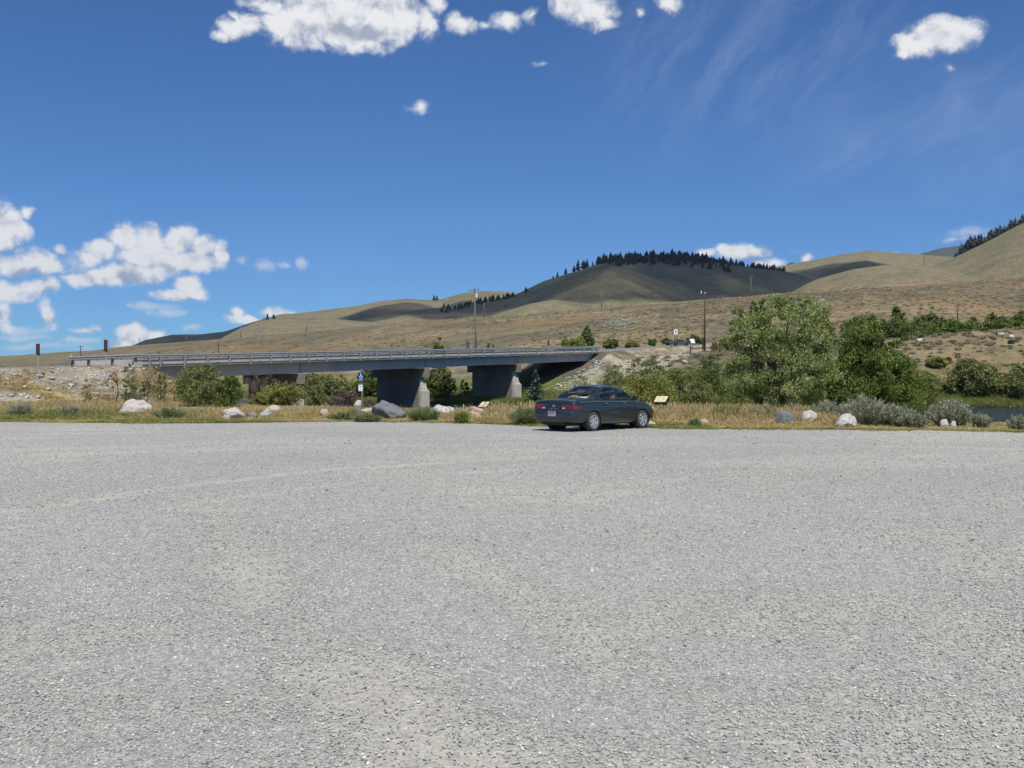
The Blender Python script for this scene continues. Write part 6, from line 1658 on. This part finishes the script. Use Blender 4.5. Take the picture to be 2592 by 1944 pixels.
GP, GS, GV_ = [], [], []
for (y0, y1, dens, r0, r1) in [(2.6, 5.2, 4600, 0.003, 0.0085), (5.2, 8.0, 2200, 0.0045, 0.010), (8.0, 12.0, 900, 0.006, 0.012), (12.0, 18.0, 320, 0.008, 0.014), (18.0, 27.0, 90, 0.010, 0.016), (27.0, 37.0, 30, 0.012, 0.018)]:
    hw = 0.56 * y1 + 0.9; n = int(dens * (y1 - y0) * 2 * hw)
    X = rng.uniform(-hw, hw, n); Y = rng.uniform(y0, y1, n)
    d = dust_field(X, Y)
    keep = (np.abs(X) < 0.56 * Y + 0.9) & (rng.random(n) < np.clip(1.0 - 0.80 * d, 0.2, 1)) & (Y < lot_edge(X) - 0.3)
    X, Y = X[keep], Y[keep]; n = len(X)
    r_ = r0 + (r1 - r0) * rng.random(n) ** 2.6
    big = rng.random(n) < 0.006; r_ = np.where(big, r_ * 1.9, r_)
    GP.append(np.stack([X, Y, 0.004 + r_ * 0.22], 1)); GS.append(r_[:, None] * np.stack([rng.uniform(0.8, 1.5, n), rng.uniform(0.7, 1.15, n), rng.uniform(0.4, 0.75, n)], 1))
    GV_.append(np.where(big, rng.uniform(0.0, 0.35, n), rng.random(n)))
GP, GS, GV_ = np.concatenate(GP), np.concatenate(GS), np.concatenate(GV_)
GP[:, 2] += 0.03 * (fbm(GP[:, 0] * 0.25, GP[:, 1] * 0.25, 3, 131) - 0.5)
rt = rng.normal(0, 0.22, (len(GP), 3)); rt[:, 2] = rng.uniform(0, 6.28, len(GP))
scatter('loose_gravel', GP, rt, GS, GV_, peb, 8, 'loose grey and tan gravel stones strewn over the lot')

# rubble on the embankments
RB = []
def rubble(n, fn):
    for _ in range(n):
        p = fn()
        if p: RB.append(p)
def left_bank():
    s = rr_.uniform(-22, SPAN0 + 3); t = 1.0 + rr_.uniform(0.2, 8.5); X, Y = xy_of(s, t)
    if fbm(np.array([X * 0.25 + 4]), np.array([Y * 0.25]), 4, 101)[0] < 0.40: return None
    return (X, Y, rr_.random() ** 4 * 0.14 + 0.03)
def right_bank():
    s = rr_.uniform(SPAN1 - 14, SPAN1 + 36); t = 1.0 + rr_.uniform(0.1, 10.0); X, Y = xy_of(s, t)
    if fbm(np.array([X * 0.16 + 3]), np.array([Y * 0.16]), 4, 121)[0] < 0.36: return None
    return (X, Y, rr_.random() ** 3 * 0.16 + 0.05)
def rip():
    s = rr_.uniform(SPAN1 - 19, SPAN1 - 1); t = rr_.uniform(0.2, 3.6); X, Y = xy_of(s, t); return (X, Y, rr_.random() ** 2 * 0.22 + 0.10)
def rip2():
    s = rr_.uniform(SPAN1 - 20, SPAN1 - 14); t = rr_.uniform(-16, 0); X, Y = xy_of(s, t); return (X, Y, rr_.random() ** 2 * 0.28 + 0.1)
def shore():
    t = rr_.uniform(20, 70); s = float(shore_far(np.array([t]))[0]) + rr_.uniform(-0.6, 1.0); X, Y = xy_of(s, t); return (X, Y, rr_.random() ** 2 * 0.2 + 0.08)
rubble(1700, left_bank); rubble(1100, right_bank); rubble(130, rip); rubble(80, rip2); rubble(220, shore)
RB = np.array(RB); zz = height(RB[:, 0], RB[:, 1])
rt = rng.normal(0, 0.25, (len(RB), 3)); rt[:, 2] = rng.uniform(0, 6.28, len(RB))
scatter('rubble', np.stack([RB[:, 0], RB[:, 1], zz + RB[:, 2] * 0.25], 1), rt, RB[:, 2:3] * np.stack([rng.uniform(0.9, 1.4, len(RB)), rng.uniform(0.7, 1.1, len(RB)), rng.uniform(0.5, 0.8, len(RB))], 1), 0.08 + 0.82 * rng.random(len(RB)) ** 1.2, peb, 8, 'pale broken stones on the road embankments and shores')

# grass
def tuft_mesh(seed, nb, spread, w, mat, curl=0.35, head=False):
    g_ = np.random.default_rng(seed); V, F = [], []
    for i in range(nb):
        a = g_.uniform(0, 6.28); r_ = spread * math.sqrt(g_.random()); bx_, by_ = r_ * math.cos(a), r_ * math.sin(a)
        h = g_.uniform(0.45, 1.05); la = a + g_.normal(0, 0.8); ln = abs(g_.normal(0.18, 0.16)) * h + 0.03
        sx, sy = -math.sin(la + g_.normal(0, .9)), math.cos(la + g_.normal(0, .9)); ww = w * g_.uniform(0.7, 1.3)
        o0 = len(V)
        for q, k in ((0.0, 1.0), (0.55, 0.85), (1.0, 0.22)):
            x = bx_ + math.cos(la) * ln * q ** 1.8; y = by_ + math.sin(la) * ln * q ** 1.8; z = h * q * (1 - curl * 0.25 * q)
            V += [(x - sx * ww * k, y - sy * ww * k, z), (x + sx * ww * k, y + sy * ww * k, z)]
        F += [(o0, o0 + 1, o0 + 3, o0 + 2), (o0 + 2, o0 + 3, o0 + 5, o0 + 4)]
        if head and i % 3 == 0:
            o1 = len(V); V += [(x - sx * ww * 2.2, y - sy * ww * 2.2, z - 0.10), (x + sx * ww * 2.2, y + sy * ww * 2.2, z - 0.10), (x, y, z + 0.12)]; F += [(o1, o1 + 1, o1 + 2, o1 + 2)]
    Q_ = np.array([f for f in F if len(set(f)) == 4]); T3 = [f[:3] for f in F if len(set(f)) == 3]
    return mesh_np('tuft', np.array(V), [Q_] + ([np.array(T3)] if T3 else []), mat)
m_dry = leafmat('dry_grass_blade', (0.31, 0.225, 0.105), (0.50, 0.395, 0.205), (0.68, 0.575, 0.345), 0.3, 0.7, True)
m_grn = leafmat('green_grass_blade', (0.11, 0.14, 0.042), (0.23, 0.26, 0.085), (0.40, 0.41, 0.17), 0.35, 0.7, True)
dryc = src_set('dry_tuft', [tuft_mesh(i, 26, 0.28, 0.011, m_dry, head=True) for i in range(6)])
grnc = src_set('green_tuft', [tuft_mesh(20 + i, 24, 0.30, 0.012, m_grn) for i in range(6)])
def pts_strip(n, f_):
    X = rng.uniform(-27, 24, n); E = lot_edge(X); Y = E + 0.02 + rng.random(n) ** 1.25 * 15
    s, t = st_of(X, Y); k = f_(X, Y, E)
    keep = (rng.random(n) < k)
    return X[keep], Y[keep], E[keep]
def put(name, X, Y, hgt, wid, v, coll, label):
    n = len(X); rt = rng.normal(0, 0.08, (n, 3)); rt[:, 2] = rng.uniform(0, 6.28, n)
    for (bx_, by_, bw, bd) in BO:
        hgt = np.where((np.abs(X - bx_) < bw * 0.62) & (Y < by_ + 0.1) & (Y > by_ - bd), np.minimum(hgt, 0.03 + 0.26 * bw * rng.uniform(0.3, 1.0, n)), hgt)
    Z = height(X, Y); Z = np.where(lot_edge(X) > Y, 0.0, Z)
    scatter(name, np.stack([X, Y, Z - 0.02], 1), rt, np.stack([wid, wid, hgt], 1), v, coll, 6, label)
gmask = lambda X, Y: fbm(X * 0.22 + 5, Y * 0.3, 4, 231)
X, Y, E = pts_strip(26000, lambda X, Y, E: np.clip(sstep(gmask(X, Y) + 0.13 * sstep(X, 2, 8) - 0.02 * sstep(-X, 6, 16), 0.42, 0.56), 0.08, 1))
d_ = Y - E
h_ = (0.10 + 0.50 * sstep(d_, 0.8, 6.0)) * rng.uniform(0.45, 1.3, len(X)) * np.where(X < -3, 0.75, 1) * (1 - 0.72 * sstep(X, 11.0, 13.5)) * (1 - 0.6 * sstep(d_, 5, 9) * (X < -1) * (X > -18))
put('dry_grass', X, Y, h_, rng.uniform(0.6, 1.2, len(X)), np.clip(rng.normal(0.5, 0.2, len(X)), 0, 1), dryc, 'dry straw coloured grass along the edge of the lot')
X, Y, E = pts_strip(24000, lambda X, Y, E: np.clip(1 - sstep(gmask(X, Y) + 0.10 * sstep(X, 2, 8) - 0.02 * sstep(-X, 6, 16), 0.41, 0.58), 0.08, 1))
d_ = Y - E
h_ = (0.07 + 0.26 * sstep(d_, 0.6, 4.5)) * rng.uniform(0.5, 1.25, len(X)) * (1 - 0.5 * sstep(d_, 6, 10) * (X < -1)) * (1 - 0.6 * sstep(X, 11.0, 13.5))
put('green_grass', X, Y, h_, rng.uniform(0.6, 1.2, len(X)), np.clip(rng.normal(0.45, 0.22, len(X)), 0, 1), grnc, 'short green weeds and grass along the edge of the lot')
n = 900; X = rng.uniform(-27, 24, n); E = lot_edge(X); Y = E - 0.9 * rng.random(n) ** 2.2; k = rng.random(n) < sstep(fbm(X * 0.6, Y * 0.3, 3, 233), 0.42, 0.6); X, Y = X[k], Y[k]
put('stray_weeds', X, Y, rng.uniform(0.04, 0.14, len(X)), rng.uniform(0.3, 0.8, len(X)), np.clip(rng.normal(0.5, 0.25, len(X)), 0, 1), grnc, 'stray weeds creeping on to the gravel edge')
# embankments: brown grass clumps, far banks: coarse grass
def bank_pts(n, s0, s1, t0, t1):
    s = rng.uniform(s0, s1, n); t = rng.uniform(t0, t1, n); X, Y = xy_of(s, t); return X, Y, s, t
X, Y, s, t = bank_pts(9000, -24, 4, 1.2, 16); k = rng.random(len(X)) < sstep(fbm(X * 0.21 + 14, Y * 0.21, 4, 111), 0.42, 0.60) * 0.40 + 0.03
X, Y = X[k], Y[k]
put('embankment_grass', X, Y, rng.uniform(0.10, 0.32, len(X)), rng.uniform(0.6, 1.4, len(X)), np.clip(rng.normal(0.32, 0.2, len(X)), 0, 1), dryc, 'brown dry grass on the left embankment')
X, Y, s, t = bank_pts(7000, -14, 22, 3, 40); X2, Y2, s2, t2 = bank_pts(700, SPAN1 + 0.5, SPAN1 + 60, 1.6, 4.5)
X, Y = np.concatenate([X, X2]), np.concatenate([Y, Y2])
put('bank_grass', X, Y, rng.uniform(0.08, 0.24, len(X)), rng.uniform(0.9, 1.8, len(X)), np.clip(rng.normal(0.4, 0.2, len(X)), 0, 1), dryc, 'dry grass on the near river bank and road edge')
t = rng.uniform(-45, 75, 9000); s = shore_far(t) + np.abs(rng.normal(0, 5.0, 9000)) + 0.3; X, Y = xy_of(s, t)
ok = ~((s > SPAN1 - 16) & (t > -10) & (t < 6))
X, Y = X[ok], Y[ok]
put('shore_grass', X, Y, rng.uniform(0.3, 0.8, len(X)), rng.uniform(1.3, 2.6, len(X)), np.clip(rng.normal(0.5, 0.2, len(X)), 0, 1), grnc, 'green grass along the far shore')
# sagebrush far up the bench: too many and too small to count
def tuftball(seed, mat, n=70):
    g_ = np.random.default_rng(seed); d = unit(n, g_); d[:, 2] = np.abs(d[:, 2]); C_ = d * g_.uniform(0.4, 1.0, (n, 1)) * (1, 1, 0.8)
    dd = unit(n, g_); sd = np.cross(d, dd); sd /= np.linalg.norm(sd, axis=1)[:, None] + 1e-9
    V = np.stack([C_ - dd * 0.2, C_ + sd * 0.16, C_ + dd * 0.2, C_ - sd * 0.16], 1).reshape(-1, 3)
    return mesh_np('sage_ball', V, np.arange(n * 4).reshape(n, 4), mat)
m_fs = leafmat('far_sage', (0.125, 0.12, 0.078), (0.19, 0.178, 0.12), (0.265, 0.25, 0.17), 0.15, 0.85, True)
fsc = src_set('far_sage', [tuftball(i, m_fs) for i in range(5)])
n = 34000; u_ = rng.uniform(-0.56, 0.56, n); Y = 205 + 420 * rng.random(n) ** 1.6; X = u_ * Y
Z = height(X, Y); dens = fbm(X * 0.02 + 3, Y * 0.02, 4, 241); keep = (rng.random(n) < sstep(dens, 0.36, 0.56) * (0.45 + 0.65 * sstep(X, -40, 60))) & (Z > 4.5)
X, Y, Z = X[keep], Y[keep], Z[keep]; n = len(X); r_ = rng.uniform(0.18, 0.55, n)
scatter('far_sagebrush', np.stack([X, Y, Z - 0.05], 1), np.stack([np.zeros(n), np.zeros(n), rng.uniform(0, 6.28, n)], 1), np.stack([r_ * 1.3, r_ * 1.3, r_ * 0.6], 1), np.clip(rng.normal(0.45, 0.22, n), 0, 1), fsc, 5, 'grey sagebrush dotted over the brown bench')
n = 1500; t = rng.uniform(5, 75, n); sT_ = np.interp(t, [-60, 0, 25, 50, 70, 140], [80, 80, 95, 112, 126, 170]); s = sT_ + rng.normal(-6, 12, n); X, Y = xy_of(s, t); Z = height(X, Y); r_ = rng.uniform(0.2, 0.65, n)
scatter('terrace_sagebrush', np.stack([X, Y, Z - 0.05], 1), np.stack([np.zeros(n), np.zeros(n), rng.uniform(0, 6.28, n)], 1), np.stack([r_ * 1.2, r_ * 1.2, r_ * 0.8], 1), np.clip(rng.normal(0.5, 0.22, n), 0, 1), fsc, 5, 'grey sagebrush dotted over the far river terrace')
# pale scree on the bench
n = 900; px = np.concatenate([rng.normal(1575, 24, 330), rng.normal(1660, 14, 90), rng.normal(958, 12, 110)]); py = np.concatenate([rng.normal(812, 11, 330), rng.normal(806, 8, 90), rng.normal(840, 7, 110)])
Ybins = {}
XX, YY = [], []
for a, b in zip(px, py):
    k_ = (int(a // 12), int(b // 5))
    if k_ not in Ybins: Ybins[k_] = ground_y(a, b, 200, 480)
    y_ = Ybins[k_] * rng.uniform(0.99, 1.01); XX.append(ray(a) * y_); YY.append(y_)
X, Y = np.array(XX), np.array(YY); Z = height(X, Y); n = len(X); r_ = rng.uniform(0.08, 0.22, n)
scatter('scree', np.stack([X, Y, Z], 1), np.stack([np.zeros(n), np.zeros(n), rng.uniform(0, 6.28, n)], 1), np.stack([r_ * 1.2, r_, r_ * 0.6], 1), rng.uniform(0.3, 0.75, n), peb, 8, 'pale scree patches on the brown bench')

# ------------------------------------------------------------------ clouds overhead that shade the hills
m_cloud, nt, bs = newmat('thin_cloud'); g = NT(nt)      # thin cloud: part of the sunlight passes through
bs.inputs['Base Color'].default_value = (0.85, 0.86, 0.88, 1); bs.inputs['Roughness'].default_value = 1.0
tp = g.n('ShaderNodeBsdfTransparent'); mx = g.n('ShaderNodeMixShader')
g.l(g.ramp(g.noise(0.006, 4, 0.55, g.pos()), [(0.35, (0.40,) * 3), (0.7, (0.74,) * 3)]), mx.inputs[0])
g.l(bs.outputs[0], mx.inputs[1]); g.l(tp.outputs[0], mx.inputs[2]); g.l(mx.outputs[0], nt.nodes['Material Output'].inputs['Surface'])
def cloud_over(label, puffs, alt, seed):
    """puffs: (px, distance, ground height, radius across, radius along) of the shade they throw"""
    g_ = np.random.default_rng(seed)
    mb = bmesh.new()
    for (px, D, zg, ra, rb) in puffs:
        k_ = (alt - zg) / TO_SUN.z
        c_ = Vector((ray(px) * D, D, zg)) + TO_SUN * k_
        r0 = bmesh.ops.create_icosphere(mb, subdivisions=4, radius=1.0)
        P_ = np.array([v.co[:] for v in r0['verts']])
        n_ = fbm(P_[:, 0] * 1.6 + seed, P_[:, 1] * 1.6 + P_[:, 2], 4, seed) - 0.5
        for v, p, q in zip(r0['verts'], P_, n_):
            s_ = 1 + 0.75 * q
            v.co = Vector((p[0] * ra * s_, p[1] * rb * s_, p[2] * min(ra, rb) * 0.35 * s_)) + c_
    me = bpy.data.meshes.new('cloud'); mb.to_mesh(me); mb.free()
    me.polygons.foreach_set('use_smooth', [True] * len(me.polygons)); me.materials.append(m_cloud)
    o = link('cloud', me); tag(o, label, kind='structure')
cloud_over('cumulus cloud overhead shading the main mountain', [(1300, 1400, 60, 130, 190), (1500, 1380, 100, 170, 240), (1700, 1400, 110, 150, 230), (1850, 1450, 110, 130, 190), (1950, 1500, 110, 110, 150)], 1700, 5)
cloud_over('cumulus cloud overhead shading the far left hill', [(260, 2600, 40, 200, 500), (430, 2650, 60, 230, 520), (560, 2700, 80, 160, 480), (680, 2800, 110, 120, 300)], 1700, 6)
cloud_over('cumulus cloud overhead shading the hollow behind the right hills', [(2040, 2080, 150, 150, 150), (2130, 2090, 160, 140, 140), (2220, 2080, 170, 140, 120), (2310, 2090, 170, 100, 80)], 1700, 7)
cloud_over('small cumulus cloud overhead shading the left spur', [(930, 1480, 60, 110, 110), (1010, 1560, 90, 80, 90), (1130, 1480, 90, 70, 110)], 1600, 8)

# ------------------------------------------------------------------ thin air over the valley
m_haze = bpy.data.materials.new('thin_haze'); m_haze.use_nodes = True
nt = m_haze.node_tree; nt.nodes.clear()
pv = nt.nodes.new('ShaderNodeVolumePrincipled'); ho = nt.nodes.new('ShaderNodeOutputMaterial')
pv.inputs['Color'].default_value = (0.62, 0.76, 1.0, 1); pv.inputs['Density'].default_value = 0.000036; pv.inputs['Anisotropy'].default_value = 0.1
nt.links.new(pv.outputs[0], ho.inputs['Volume'])
hz_o = MB().box((0, 4300, 518), (21000, 8900, 1043.4)).build('haze', m_haze)
tag(hz_o, 'thin blue haze filling the air of the valley', kind='stuff')
